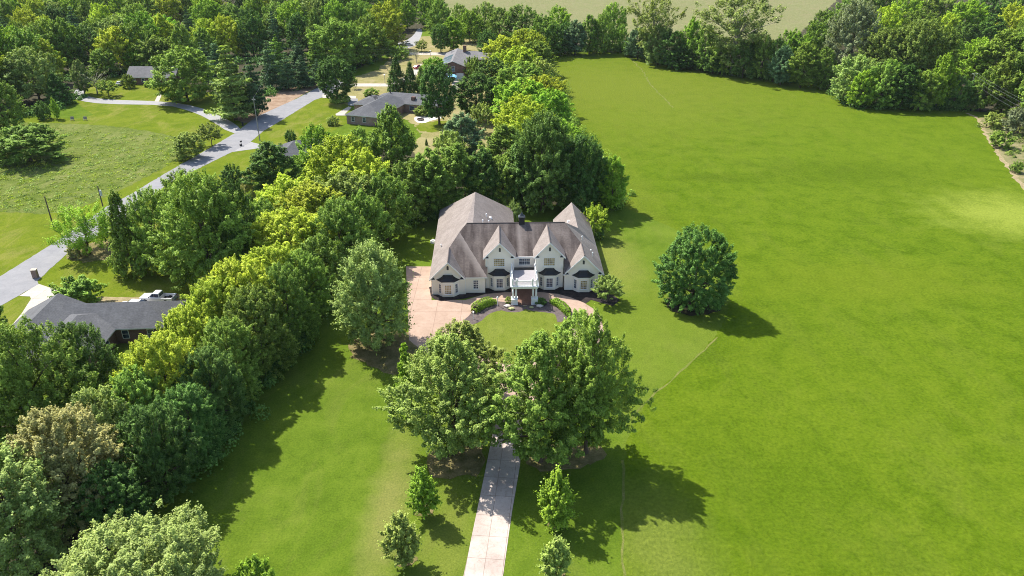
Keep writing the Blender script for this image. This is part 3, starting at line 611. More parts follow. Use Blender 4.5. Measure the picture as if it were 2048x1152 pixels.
# vents and pipes on the slopes
for (x,y,z,h,wh) in ((12.9,9.3,6.0,.75,1),(14.3,4.9,4.8,.7,1),(14.3,7.2,4.75,.25,1),(-4.4,18.4,7.3,.35,0),(-12.7,11.5,4.3,.15,1),(-3.9,12.2,6.9,1.9,0),(-5.0,12.2,7.6,1.3,0),(10.2,17.8,4.4,.5,0)):
    p=MB(); p.cyl((x,y,z-.5),.09 if h<.7 and not wh else .07,h+.7,8); p.cyl((x,y,z+h+.15),.16,.14,8,r2=.10); p.build('roof_vent',M_TRIM,house)
for (x,y,z) in ((-3.7,19.3,6.75),(11.5,19.6,5.75)):
    p=MB(); p.cyl((x,y,z-.2),.42,.34,12,r2=.30); p.build('roof_vent',M_TRIM,house)
# portico
po=MB(); po.box(-.15,-3.55,3.02,4.22,2.6,3.34); po.box(-.32,-3.72,3.341,4.39,2.62,3.50); po_o=po.build('portico',M_TRIM,house)
dk=MB(); dk.box(.05,-3.30,3.501,4.02,2.62,3.53); dk.build('deck',M_DECK,po_o); db=MB(); db.add([(.46,2.63,3.40),(4.14,2.63,3.40),(4.14,4.74,3.05),(.46,4.74,3.05),(.46,2.63,2.9),(4.14,2.63,2.9),(4.14,4.74,2.9),(.46,4.74,2.9)],[(0,1,2,3),(4,7,6,5),(0,4,5,1),(1,5,6,2),(2,6,7,3),(3,7,4,0)]); db.build('deck_back',M_METAL,po_o)  # strip between deck and rear wall, coloured near black
for cx in (.34,3.72):
    p=MB(); p.cbox(cx,-3.05,.50,1.04,1.04,.96); p.cbox(cx,-3.05,1.03,1.16,1.16,.10); p.cbox(cx,-3.05,.06,1.14,1.14,.12); p.build('pedestal',M_TRIM,po_o)
    for dx in (-.26,.26):
        c=MB(); c.cyl((cx+dx,-3.05,1.081),.23,.12,14); c.cyl((cx+dx,-3.05,1.2),.185,1.62,16,r2=.165); c.cyl((cx+dx,-3.05,2.82),.19,.198,14,r2=.24); c.build('column',M_TRIM,po_o,True)
    for dx in (-.26,.26):
        c=MB(); c.cbox(cx+dx,2.55,1.5,.36,.34,3.0); c.build('pilaster',M_TRIM,po_o)
posts=[(.0,-3.40),(.72,-3.45),(3.35,-3.45),(4.07,-3.40),(.0,-.5),(4.07,-.5),(.0,2.35),(4.07,2.35)]
for (x,y) in posts:
    p=MB(); p.cbox(x,y,4.05,.24,.24,1.10); p.cbox(x,y,4.63,.32,.32,.07); p.sphere((x,y,4.80),.15,1,10); p.build('newel_post',M_TRIM,po_o)
for a,b in ((0,1),(1,2),(2,3),(0,4),(4,6),(3,5),(5,7)):
    A=Vector((*posts[a],0)); B=Vector((*posts[b],0)); d=(B-A).normalized(); L=(B-A).length-.26; A=A+d*.13; ra=MB()
    nn=Vector((-d.y,d.x,0))
    def bar(s0,s1,z0,z1,wd):
        p0=A+d*s0; p1=A+d*s1; q=[p0-nn*wd,p1-nn*wd,p1+nn*wd,p0+nn*wd]
        ra.add([(k.x,k.y,z0) for k in q]+[(k.x,k.y,z1) for k in q],[(0,3,2,1),(4,5,6,7),(0,1,5,4),(1,2,6,5),(2,3,7,6),(3,0,4,7)])
    bar(0,L,4.36,4.46,.07); bar(0,L,3.62,3.70,.05); nb=max(2,int(L/.16))
    for k in range(nb): s=(k+.5)*L/nb; bar(s-.028,s+.028,3.701,4.359,.03)
    ra.build('railing',M_TRIM,po_o)
fl=MB(); fl.box(-.1,-3.6,.03,4.2,2.75,.10); fl.build('porch_floor',M_BRICKP,po_o)
dr=MB(); dr.box(1.35,2.60,.1,2.70,2.75,2.5,0); dr.box(1.45,2.56,.15,2.02,2.599,2.3,1); dr.box(2.05,2.56,.15,2.60,2.599,2.3,1); dr.build('front_door',[M_TRIM,plain('door_wood',(.16,.08,.04),.5)],house)

# ------------------------------------------------------------------ neighbouring houses
M_BRICK=brick_mat('red_brick',(.13,.065,.05),(.19,.10,.075)); M_BRICKT=brick_mat('tan_brick',(.27,.17,.14),(.34,.23,.19))
M_GREY=shingle_mat('grey_shingles',(.110,.112,.118),(.150,.152,.158),None,.35,(.7,.7,.72)); M_GREYL=shingle_mat('pale_grey_shingles',(.17,.165,.165),(.23,.22,.22),None,.2,(.8,.8,.8))
M_GUT=plain('gutter_white',(.66,.66,.63),.6)
def neighbour(name, label, loc, rz, blocks, wall_m, roof_m, wins=(), extras=None):
    h=thing(name,label,'house',loc,rz); wm=MB()
    for i,(u0,u1,v0,v1,ze,zr,ax,h0,h1) in enumerate(blocks):
        e=.4; dz=i*.006; U0,U1,V0,V1=u0-e,u1+e,v0-e,v1+e; k=ze+dz
        wm.box(u0,v0,0,u1,v1,ze-.12+dz)
        if ax=='u':
            m_=(v0+v1)/2; half=(V1-V0)/2; a=(U0+(half if h0 else 0),m_,zr); b=(U1-(half if h1 else 0),m_,zr)
            c=[(U0,V0,k),(U1,V0,k),(U1,V1,k),(U0,V1,k)]
            slopes=[([c[0],c[1],b,a],0),([c[2],c[3],a,b],0)]; ends=[([c[3],c[0],a],h0),([c[1],c[2],b],h1)]
        else:
            m_=(u0+u1)/2; half=(U1-U0)/2; a=(m_,V0+(half if h0 else 0),zr); b=(m_,V1-(half if h1 else 0),zr)
            c=[(U0,V0,k),(U1,V0,k),(U1,V1,k),(U0,V1,k)]
            slopes=[([c[3],c[0],a,b],0),([c[1],c[2],b,a],0)]; ends=[([c[0],c[1],a],h0),([c[2],c[3],b],h1)]
        polys=slopes+[(p,0) for p,hip in ends if hip]
        roof('roof',polys,[roof_m,M_GUT],h,.16)
        for p,hip in ends:
            if not hip:   # brick gable end under the rake
                (x0,y0,z0),(x1,y1,z1),(xa,ya,za)=p; cx,cy=(u0+u1)/2,(v0+v1)/2
                f=lambda x,y:(min(max(x,u0),u1),min(max(y,v0),v1))
                q=[(*f(x0,y0),z0-.1),(*f(x1,y1),z1-.1),(*f(xa,ya),za-.28)]
                off=Vector((q[0][0]+q[1][0])*.5-cx for _ in (0,)) if False else None
                dirx=(1 if ax=='u' else 0)*(1 if (x0>cx) else -1); diry=(1 if ax=='v' else 0)*(1 if y0>cy else -1)
                wm.add(q+[(a_-dirx*.25,b_-diry*.25,c_) for a_,b_,c_ in q],[(0,1,2),(5,4,3),(0,3,4,1),(1,4,5,2),(2,5,3,0)])
    wm.build('wall',wall_m,h)
    for (u,v,face,ww,hh,z) in wins:
        m=MB(); sgn=-1 if face in('-v','-u') else 1
        def bx(s0,s1,z0,z1,o0,o1,mi):
            if face in ('-v','+v'): ya,yb=sorted((v+sgn*o0,v+sgn*o1)); m.box(u+s0,ya,z0,u+s1,yb,z1,mi)
            else: xa,xb=sorted((u+sgn*o0,u+sgn*o1)); m.box(xa,v+s0,z0,xb,v+s1,z1,mi)
        bx(-ww/2-.08,ww/2+.08,z-.08,z,.002,.07,0); bx(-ww/2-.08,ww/2+.08,z+hh,z+hh+.08,.002,.07,0); bx(-ww/2-.08,-ww/2,z,z+hh,.002,.07,0); bx(ww/2,ww/2+.08,z,z+hh,.002,.07,0)
        bx(-ww/2,ww/2,z+hh*.49,z+hh*.53,.02,.05,0); bx(-ww/2+.002,ww/2-.002,z+.002,z+hh-.002,.003,.02,1); m.build('window',[M_GUT,M_GLASS],h)
    return h
def piece(h, name, m, mat): return m.build(name,mat,h)
ranch=neighbour('brick_ranch_house','brown brick ranch house with dark grey shingle roof beside the parked pickup',(-60,103,0),R(4),
  [(-9,7.0,-4,4,2.75,5.1,'u',0,1),(-16.2,-6.2,-14,2.2,2.9,5.7,'v',0,0),(-11,-.9,-11,1.5,2.72,4.9,'v',0,1)],M_BRICK,M_GREY,
  [(.6,-4,'-v',.9,1.35,.95),(4.4,-4,'-v',.9,1.35,.95),(7.0,0,'+u',.9,1.3,.95),(-.9,-7,'+u',1.0,1.3,.9)])
m=MB(); m.cyl((-8.3,-5.5,3.2),.12,.9,8); piece(ranch,'vent_pipe',m,M_BLACK)
ranch2=neighbour('brick_ranch_house','sprawling tan brick ranch house with charcoal hip roof among oval trees',(-42,243,0),R(-17),
  [(-6,18,3,14,2.9,5.0,'u',1,1),(-4.6,6.4,-15.5,8,2.88,5.5,'v',1,1),(-9,0,-2,9,2.86,4.8,'u',1,1)],M_BRICKT,M_GREY,
  [(-2.4,-15.5,'-v',1.0,1.4,.9),(1.4,-15.5,'-v',1.0,1.4,.9),(9,3,'-v',1.6,1.3,.9),(14,3,'-v',1.2,1.3,.9),(-4.6,-8,'-u',1.0,1.3,.9)])
for x,y in ((-.6,7.8),(.9,9.2)): m=MB(); m.cyl((x,y,4.6),.16,1.3,8); piece(ranch2,'vent_pipe',m,M_BLACK)
m=MB(); m.box(8.2,4.6,3.2,9.4,5.8,4.7); piece(ranch2,'chimney',m,M_BRICK)
a=G(905,122,6.9); b=G(915.6,96.5,6.9); ang=math.atan2(b.y-a.y,b.x-a.x)-math.pi/2; Lh=(b-a).length
bh=neighbour('two_storey_brick_house','red brick house with white garage door in its gable and solar panels',(a.x,a.y,0),ang,
  [(-4.6,4.6,0,Lh,4.9,6.9,'v',0,0),(-2,14,Lh-11,Lh+1,4.4,6.6,'u',0,1)],M_BRICK,M_GREYL,[(.2,0,'-v',1.0,2.0,2.9),(4.6,6,'+u',1.0,1.2,3.2)])
m=MB(); m.box(1.35,-.06,.05,4.1,-.005,2.3); 
for k in range(1,4): m.box(1.35,-.085,.05+k*.56,4.1,-.062,.08+k*.56)
piece(bh,'garage_door',m,M_GUT)
m=MB(); m.box(-3.7,-.06,.05,-.9,-.005,2.3); piece(bh,'garage_door',m,M_GUT)
m=MB(); m.box(2.6,Lh-6,4.0,3.9,Lh-4.6,8.6); m.box(2.5,Lh-6.1,8.6,4.0,Lh-4.5,8.8); piece(bh,'chimney',m,M_BRICK)
for k in range(3):
    m=MB(); v0=2+k*5.4; s=2.0/5.0
    m.add([(-4.7,v0,4.96),(-.9,v0,6.48),(-.9,v0+4.2,6.48),(-4.7,v0+4.2,4.96),(-4.75,v0,5.06),(-.95,v0,6.58),(-.95,v0+4.2,6.58),(-4.75,v0+4.2,5.06)],[(0,3,2,1),(4,5,6,7),(0,1,5,4),(1,2,6,5),(2,3,7,6),(3,0,4,7)])
    piece(bh,'solar_panel',m,plain('panel_blue',(.10,.15,.18),.15,.6,.1))
sb=G(262,169)
sh=neighbour('small_brick_house','small low brick house with grey roof and white dormer behind the far lawn',(sb.x,sb.y,0),R(-1),[(-1,17,0,9,2.7,5.9,'u',0,0)],M_BRICK,M_GREYL,[(1.6,0,'-v',.9,1.4,.8),(5.0,0,'-v',1.1,1.5,.7),(9.2,0,'-v',1.0,1.4,.8),(13,0,'-v',1.0,1.4,.8)])
m=MB(); m.box(9.0,1.0,3.2,10.6,4.2,4.5,0); m.add([(8.8,.8,4.45),(10.8,.8,4.45),(9.8,.8,5.35),(8.8,4.6,4.45),(10.8,4.6,4.45),(9.8,4.6,5.35)],[(0,1,2),(3,5,4),(0,2,5,3),(1,4,5,2),(0,3,4,1)],1); m.box(9.4,.94,3.5,10.2,.999,4.3,2); m.build('dormer',[M_TRIM,M_GREYL,M_GLASS],sh)
hb=G(604,318)
neighbour('hidden_house','grey hip roofed house mostly hidden by the bright green trees',(hb.x,hb.y,0),R(25),[(-6,8,-4.5,4.5,2.7,5.2,'u',1,1)],M_BRICKT,M_GREY,[(-6,0,'-u',1,1.3,.9)])

# ------------------------------------------------------------------ vehicles
M_TYRE=plain('tyre',(.02,.02,.02),.9,.1); M_RIM=plain('rim',(.45,.45,.47),.35,.6,.05,3,.7); M_WHITE=plain('white_paint',(.80,.80,.80),.22,.6,.02); M_RED=plain('red_paint',(.42,.015,.05),.22,.6,.02)
M_SILV=plain('silver_paint',(.45,.46,.48),.25,.6,.04); M_LAMP=plain('lamp_lens',(.75,.75,.7),.15,.6); M_TAIL=plain('tail_lens',(.35,.01,.01),.2,.6); M_DARK=plain('dark_liner',(.03,.03,.032),.8)
def wheel(parent,x,y,r=.40,wd=.27):
    m=MB(); n=18
    for a,b,c in ((0,r,wd),):
        m.loft([[(x+rr*math.cos(2*math.pi*k/n),y+yy,r+rr*math.sin(2*math.pi*k/n)) for k in range(n)] for rr,yy in ((r*.9,-wd/2),(r,-wd*.3),(r,wd*.3),(r*.9,wd/2))])
    o=m.build('wheel',M_TYRE,parent); q=MB(); s=1 if y>0 else -1
    q.loft([[(x+rr*math.cos(2*math.pi*k/n),y+s*yy,r+rr*math.sin(2*math.pi*k/n)) for k in range(n)] for rr,yy in ((r*.62,wd*.5),(r*.60,wd*.54),(r*.15,wd*.50))]); q.build('rim',M_RIM,o)
def vehicle_body(m, secs, mi=0):
    """secs: (x, half width low, half width top, z low, z shoulder, z top)"""
    rings=[]
    for x,w0,w1,z0,zs,z1 in secs:
        rings.append([(x,-w0*.92,z0),(x,-w0,z0+.12),(x,-w0,zs),(x,-w1,z1),(x,w1,z1),(x,w0,zs),(x,w0,z0+.12),(x,w0*.92,z0)])
    m.loft(rings,mi)
def pickup(label, loc, rz, paint):
    t=thing('pickup_truck',label,'pickup truck',loc,rz)   # nose at +x
    b=MB(); vehicle_body(b,[(2.85,.70,.62,.50,.82,.98),(2.72,.90,.80,.40,.92,1.08),(1.2,.97,.86,.38,1.0,1.16),(1.15,.98,.90,.36,1.05,1.20),(-.75,.98,.92,.36,1.06,1.20),(-.78,.98,.95,.36,1.10,1.14)])
    b.box(-2.85,-.98,.50,-.785,-.86,1.16); b.box(-2.85,.86,.50,-.785,.98,1.16); b.box(-2.90,-.98,.50,-2.78,.98,1.16); b.box(-2.86,-.97,.42,-.79,.97,.56)
    b.build('body',paint,t,bevel=.03)
    c=MB(); c.loft([[(1.15,-.86,1.18),(1.15,.86,1.18),(-.76,.88,1.18),(-.76,-.88,1.18)],[(.52,-.70,1.80),(.52,.70,1.80),(-.62,.72,1.80),(-.62,-.72,1.80)],[(.36,-.62,1.87),(.36,.62,1.87),(-.52,.64,1.87),(-.52,-.64,1.87)]]); cab=c.build('cab',paint,t,bevel=.03)
    g=MB()
    def quad(p): 
        n=(Vector(p[1])-Vector(p[0])).cross(Vector(p[2])-Vector(p[0])).normalized(); ctr=sum((Vector(k) for k in p),Vector())/4
        if n.dot(ctr-Vector((.2,0,1.3)))<0: n=-n
        g.add([Vector(k)+n*.012 for k in p]+[Vector(k)+n*.03 for k in p],[(0,3,2,1),(4,5,6,7),(0,1,5,4),(1,2,6,5),(2,3,7,6),(3,0,4,7)])
    quad([(1.08,-.76,1.25),(1.08,.76,1.25),(.57,.64,1.76),(.57,-.64,1.76)]); quad([(-.745,-.74,1.27),(-.745,.74,1.27),(-.64,.64,1.74),(-.64,-.64,1.74)])
    for s in (-1,1):
        quad([(.92,s*.862,1.24),(.18,s*.872,1.24),(.18,s*.735,1.74),(.50,s*.730,1.74)]); quad([(.10,s*.872,1.24),(-.62,s*.882,1.24),(-.55,s*.74,1.74),(.10,s*.735,1.74)])
    g.build('window',M_GLASS,cab)
    l=MB(); l.box(-2.77,-.855,.565,-.80,.855,.60); l.build('bed_liner',M_DARK,t)
    for x in (1.85,-1.75):
        for y in (-.90,.90): wheel(t,x,y,.41)
    for y in (-.66,.66):
        h=MB(); h.cbox(2.79,y,.84,.12,.34,.20); h.build('headlight',M_LAMP,t); h=MB(); h.cbox(-2.90,y*1.33,.92,.04,.16,.36); h.build('tail_light',M_TAIL,t)
    bu=MB(); bu.cbox(2.84,0,.52,.16,1.7,.20); bu.build('bumper',M_RIM,t); bu=MB(); bu.cbox(-2.96,0,.50,.16,1.8,.18); bu.build('bumper',M_RIM,t); gr=MB(); gr.cbox(2.83,0,.80,.06,.95,.26); gr.build('grille',M_DARK,t)
    for y in (-1.05,1.05): h=MB(); h.cbox(.95,y,1.30,.12,.20,.16); h.build('mirror',M_DARK,t)
    return t
def car(label, loc, rz, paint, s=1.0):
    t=thing('parked_car',label,'car',loc,rz); t.scale=(s,s,s); b=MB()
    vehicle_body(b,[(2.25,.60,.52,.34,.55,.66),(2.1,.82,.72,.26,.64,.76),(1.0,.90,.80,.24,.74,.92),(-1.6,.90,.80,.24,.80,.98),(-2.15,.84,.74,.30,.78,.95),(-2.25,.70,.62,.40,.70,.85)]); b.build('body',paint,t,bevel=.03)
    c=MB(); c.loft([[(1.15,-.76,.91),(1.15,.76,.91),(-1.9,.74,.95),(-1.9,-.74,.95)],[(.35,-.58,1.40),(.35,.58,1.40),(-1.2,.56,1.42),(-1.2,-.56,1.42)],[(.20,-.50,1.45),(.20,.50,1.45),(-1.05,.48,1.47),(-1.05,-.48,1.47)]]); c.build('roof',paint,t,bevel=.02)
    g=MB()
    for p in ([(1.10,-.68,.96),(1.10,.68,.96),(.42,.55,1.38),(.42,-.55,1.38)],[(-1.86,-.66,1.0),(-1.86,.66,1.0),(-1.27,.53,1.39),(-1.27,-.53,1.39)],[(.9,-.752,.97),(-1.5,-.748,1.0),(-1.1,-.60,1.37),(.35,-.62,1.37)],[(.9,.752,.97),(-1.5,.748,1.0),(-1.1,.60,1.37),(.35,.62,1.37)]):
        n=(Vector(p[1])-Vector(p[0])).cross(Vector(p[2])-Vector(p[0])).normalized(); ctr=sum((Vector(k) for k in p),Vector())/4
        if n.dot(ctr-Vector((-.4,0,1.0)))<0: n=-n
        g.add([Vector(k)-n*.005 for k in p]+[Vector(k)+n*.025 for k in p],[(0,3,2,1),(4,5,6,7),(0,1,5,4),(1,2,6,5),(2,3,7,6),(3,0,4,7)])
    g.build('window',M_GLASS,t)
    for x in (1.4,-1.4):
        for y in (-.80,.80): wheel(t,x,y,.32,.2)
    for y in (-.55,.55):
        h=MB(); h.cbox(2.17,y,.60,.16,.28,.12); h.build('headlight',M_LAMP,t); h=MB(); h.cbox(-2.22,y,.74,.08,.24,.12); h.build('tail_light',M_TAIL,t)
    return t
p=G(318,603); pickup('white pickup truck with an open bed parked behind the dark roofed ranch house',(p.x,p.y,.03),math.pi-R(4),M_WHITE)
p=G(268,617); car('white car mostly hidden behind the ranch house roof beside the pickup',(p.x,p.y,.03),math.pi-R(4),M_WHITE,1.05)
p=G(836,137); car('dark pink red car on the curving drive above the cedars',(p.x,p.y,.03),R(60),M_RED)
p=G(240,170); car('silver car parked beside the small far brick house',(p.x,p.y,.03),R(100),M_SILV)
p=G(817,92); car('pale silver car on the shaded pad at the end of the road',(p.x,p.y,.03),R(10),M_SILV)

# ------------------------------------------------------------------ poles, wires, lamps and other street furniture
M_POLE=plain('weathered_pole',(.12,.095,.075),.9,.1,.25,4); M_POLEG=plain('grey_pole',(.30,.28,.25),.9,.1,.2,4); M_WIRE=plain('wire',(.25,.26,.28),.5,.4)
def pole(label, px, pb, pt, mat, arm=0.0, can=False, r=.15, lean=0.0):
    b=G(px,pb); H=height_at(b,pt); t=thing('utility_pole',label,'utility pole',b); m=MB(); m.cyl((0,0,-.2),r,H+.2,10,r2=r*.65); m.build('shaft',mat,t)
    if arm:
        a=MB(); a.box(-arm,-.06,H-.6,arm,.06,H-.45); a.build('crossarm',mat,t)
        for x in (-arm*.9,-arm*.4,arm*.4,arm*.9): i=MB(); i.cyl((x,0,H-.449),.05,.18,8); i.build('insulator',M_TRIM,t)
    if can: c=MB(); c.cyl((.34,-.10,H-2.1),.22,1.15,12); c.cyl((.34,-.10,H-.949),.23,.06,12); c.build('transformer',plain('transformer_grey',(.50,.53,.56),.5),t)
    return Vector((b.x,b.y,H))
t1=pole('plain dark wooden pole at the meadow edge, nearest the road bend',109,460,393,M_POLE)
t2=pole('wooden pole carrying a grey transformer can beside the road',213,440,372,M_POLE,0,True)
t3=pole('slim grey pole standing at the side road junction',520,282,196,M_POLEG,.5)
t4=pole('tall weathered pole at the right field corner among dark trees',1931,216,145,M_POLEG,1.0)
def wire(label, a, b, sag, r=.013):
    m=MB(); a=Vector(a); b=Vector(b); n=14; m.tube([a.lerp(b,k/n)-Vector((0,0,sag*4*(k/n)*(1-k/n))) for k in range(n+1)],[r]*(n+1),5); o=m.build('power_line',M_WIRE); tag(o,label,'wire','overhead wires'); return o
wire('low service wire strung between the two dark wooden poles',t1-Vector((0,0,.3)),t2-Vector((0,0,1.2)),.5,.016)
e=G(2150,330); e2=Vector((e.x,e.y,10))
for k,(dx,dz,wd) in enumerate(((-.9,-.3,'outermost left'),(.9,-.3,'outermost right'),(0,-2.0,'middle'),(0,-3.2,'lowest'))):
    wire(f'{wd} wire running from the right field corner pole over the scrub',t4+Vector((dx,0,dz)),e2+Vector((dx,0,dz)),1.2)
f=G(560,150); g_=G(800,150)
for z,wd in ((10.5,'topmost'),(8.6,'middle'),(6.6,'lowest')):
    wire(f'{wd} wire crossing above the shaded lawn behind the oval tree',(f.x,f.y,z),(g_.x,g_.y,z-.5),.6)
wire('long wire running from the junction pole up the road',t3,(f.x,f.y,10.5),1.2)
def lamp_post(label,px,pb,pt):
    b=G(px,pb); H=height_at(b,pt); t=thing('lamp_post',label,'lamp post',b); m=MB(); m.cyl((0,0,-.1),.07,H-.3,8); m.build('post',M_POLEG,t); m=MB(); m.cyl((0,0,H-.4),.16,.4,8,r2=.3); m.cyl((0,0,H+.001),.34,.14,8,r2=.05); m.build('lantern',M_TRIM,t)
lamp_post('white lantern post by the pale drive beside the tallest cedar',770,167,149); lamp_post('white lantern post by the upper drive near the solar roof house',861,112,101)
b=G(72,555); mb_=thing('brick_mailbox','square brick mailbox pillar with pale cap at the end of the concrete drive','mailbox',b,R(12))
m=MB(); m.box(-.42,-.42,0,.42,.42,1.55); m.build('pillar',M_BRICKT,mb_); m=MB(); m.cbox(0,0,1.60,.98,.98,.10); m.build('cap',M_CONC,mb_); m=MB(); m.cbox(-.43,0,1.2,.06,.34,.30); m.build('mailbox_door',M_DARK,mb_)
def bin_(label,px,pb,h=1.15):
    b=G(px,pb); t=thing('wheelie_bin',label,'bin',b,R(20)); m=MB(); m.loft([[(s*.26*a,s*.30*c,z) for a,c in ((-1,-1),(1,-1),(1,1),(-1,1))] for s,z in ((.85,.06),(1.08,h-.15))]); m.build('body',M_DARK,t); m=MB(); m.loft([[(-.32,-.36,h-.149),(.32,-.36,h-.149),(.32,.36,h-.149),(-.32,.36,h-.149)],[(-.28,-.30,h-.02),(.28,-.30,h-.02),(.28,.30,h),(-.28,.30,h)]]); m.build('lid',M_DARK,t)
    for y in (-.24,.24): m=MB(); m.loft([[(-.30+.11*math.cos(q),y+o,.11+.11*math.sin(q)) for q in np.linspace(0,6.28,11)[:-1]] for o in (-.03,.03)]); m.build('wheel',M_TYRE,t)
bin_('dark wheeled bin at the mouth of the lane',486,252)
bq=G(483,291); mt=thing('mailbox_post','black mailbox on a post at the corner of the side road','mailbox',bq)
m=MB(); m.cbox(0,0,.5,.12,.12,1.0); m.build('post',M_DARK,mt); m=MB(); m.prism([(-.20,1.0),(.20,1.0),(.20,1.2),(.12,1.33),(-.12,1.33),(-.20,1.2)],'y',-.35,.35); m.build('box',M_DARK,mt); m=MB(); m.cyl((0,-.5,0),.32,.5,10,r2=.36); m.build('planter',M_DARK,mt)
for px,wd in ((145,'the young lawn tree'),(171,'the middle of the far lawn edge')):
    b=G(px,241); t=thing('garden_bench',f'small grey garden chair standing near {wd}','chair',b,R(20)); m=MB(); m.box(-.5,-.3,.4,.5,.3,.48); m.build('seat',M_POLEG,t); m=MB(); m.box(-.5,.30,.48,.5,.37,1.2); m.build('backrest',M_POLEG,t)
    for x in (-.42,.42):
        for y in (-.24,.24): m=MB(); m.cbox(x,y,.2,.08,.08,.4); m.build('leg',M_POLEG,t)
b=G(841,240); t=thing('fire_pit','round dark fire pit on the white patio','fire pit',b); m=MB(); n=18; m.loft([[(rr*math.cos(2*math.pi*k/n),rr*math.sin(2*math.pi*k/n),z) for k in range(n)] for rr,z in ((1.1,.02),(1.15,.45),(.9,.45),(.85,.2))]); m.build('ring',plain('pit_stone',(.20,.16,.14),.9),t); m=MB(); m.cyl((0,0,.18),.84,.05,14); m.build('ash',M_DARK,t)
b=G(905,165); t=thing('canopy_tent','light blue tarpaulin shelter standing beside the brick house garage','shelter',b,ang); m=MB(); m.prism([(-1.6,2.1),(-.9,2.55),(0,2.7),(.9,2.55),(1.6,2.1),(1.6,2.0),(.9,2.45),(0,2.6),(-.9,2.45),(-1.6,2.0)],'y',-2.2,2.2); m.box(1.50,-2.2,.9,1.56,2.2,2.05); m.build('cover',plain('blue_tarp',(.22,.50,.68),.6,.3,.15),t)
for x in (-1.45,1.45):
    for y in (-2.0,2.0): m=MB(); m.cyl((x,y,0),.05,2.05,8); m.build('leg',M_RIM,t)
# around the white house
def stone(label,px,py,s,mat):
    b=G(px,py); m=MB(); rings=[]; ph=rnd.random()*6
    for i in range(6):
        a=math.pi*i/5; rr=max(.02,math.sin(a))*s; rings.append([(b.x+rr*1.5*math.cos(k*.628)*(1+.18*math.sin(k*2+ph)),b.y+rr*math.sin(k*.628)*(1+.2*math.cos(k*3+ph)),.02+s*.45-math.cos(a)*s*.55) for k in range(10)])
    m.loft(rings); tag(m.build('garden_rock',mat),label,'rock')
M_RK=plain('pale_rock',(.62,.55,.50),.9,.1,.2,4); M_RKY=plain('lichen_rock',(.42,.42,.20),.9,.1,.25,5)
stone('pale rounded rock in the mulch left of the portico',1015,614,.42,M_RK); stone('yellowish rock just in front of the pale rock by the portico',1023,619,.40,M_RKY); stone('pale flat rock in the mulch right of the portico',1079,614,.42,M_RK); stone('small dull rock between the portico and the right flat rock',1063,616,.26,M_RKY)
b=G(947,638); t=thing('garden_light','thin white garden light post in the grey mulch below the left hedge','light',b); m=MB(); m.cyl((0,0,0),.045,1.1,8); m.build('post',M_TRIM,t); m=MB(); m.cyl((0,0,1.1),.12,.22,8,r2=.16); m.build('lamp_head',M_TRIM,t)
b=G(995,612); t=thing('garden_light','round white light standing at the right end of the left hedge','light',b); m=MB(); m.cyl((0,0,0),.05,1.5,8); m.build('post',M_TRIM,t); m=MB(); m.sphere((0,0,1.62),.17); m.build('lamp_globe',M_TRIM,t)
b=G(866,485); t=thing('garden_well_cap','low white cap in a dry ring on the lawn left of the house','well cap',b); m=MB(); m.cyl((0,0,0),.55,.45,12,r2=.5); m.cyl((0,0,.451),.3,.2,10,r2=.2); m.build('cap',M_TRIM,t)

# hedges: clipped leafy bodies along a curve
def hedge(label, pts, wid, h, tone):
    C=[G(*p) for p in pts]; D=[]
    for a,b in zip(C,C[1:]):
        n=max(2,int((b-a).length/.25)); D+=[a.lerp(b,k/n) for k in range(n)]
    D=np.array([tuple(p) for p in D]); o=D[0].copy(); D=D-o; n=len(D)*190
    i=rng.integers(0,len(D),n); t=np.gradient(D,axis=0); t=unit(t); nr=np.stack([-t[:,1],t[:,0],t[:,2]*0],1)
    a=rng.random(n)*np.pi; ww=wid*.5*(1+.06*rng.normal(size=n)); endf=np.clip(np.minimum(i,len(D)-1-i)/3.0,.35,1)**.5
    off=np.sign(np.cos(a))*np.abs(np.cos(a))**.5*ww*endf; z=np.abs(np.sin(a))**.5*h*(1+.05*rng.normal(size=n))*endf
    P=D[i]+nr[i]*off[:,None]+t[i]*rng.normal(size=(n,1))*.1; P[:,2]=z*rng.random(n)**.12
    Nn=unit(nr[i]*np.cos(a)[:,None]+np.array([0,0,1])*np.sin(a)[:,None]+rng.normal(size=(n,3))*.35)
    rt=thing('hedge',label,'hedge',o); me=leaf_mesh('hedge',P,Nn,.105*(.6+.8*rng.random(n)),rng.random(n),LEAF[tone]); link(bpy.data.objects.new('foliage',me),rt)
    m=MB(); step=max(1,len(D)//14); q=D[2:-2:step]; m.tube([(p_[0],p_[1],h*.42) for p_ in q],[min(h,wid)*.36]*len(q),8); m.build('stem',BARK,rt)
hedge('clipped curved green hedge on the left of the portico',[(948,626),(955,619),(966,613),(980,609),(994,607)],1.7,1.35,'bright')
hedge('clipped curved green hedge on the right of the portico',[(1103,605),(1114,610),(1125,617),(1133,625),(1138,634)],1.3,1.1,'bright')
c=G(681,203)
def ring(label,px,py,rx,h,tone):
    b=G(px,py); rt=thing('hedge',label,'hedge',b); n=2600; a=rng.random(n)*6.28; q=rng.random(n)*np.pi
    rr=rx*(1+.25*np.cos(q)); P=np.stack([rr*np.cos(a),rr*np.sin(a),h*np.abs(np.sin(q))**.6],1); Nn=unit(np.stack([np.cos(a)*np.cos(q),np.sin(a)*np.cos(q),np.sin(q)],1)+rng.normal(size=(n,3))*.3)
    link(bpy.data.objects.new('foliage',leaf_mesh('hedge',P,Nn,.3*(.6+.8*rng.random(n)),rng.random(n),LEAF[tone])),rt)
ring('low clipped ring hedge around the trunk of the left oval tree',680,203,2.9,1.6,'mid')

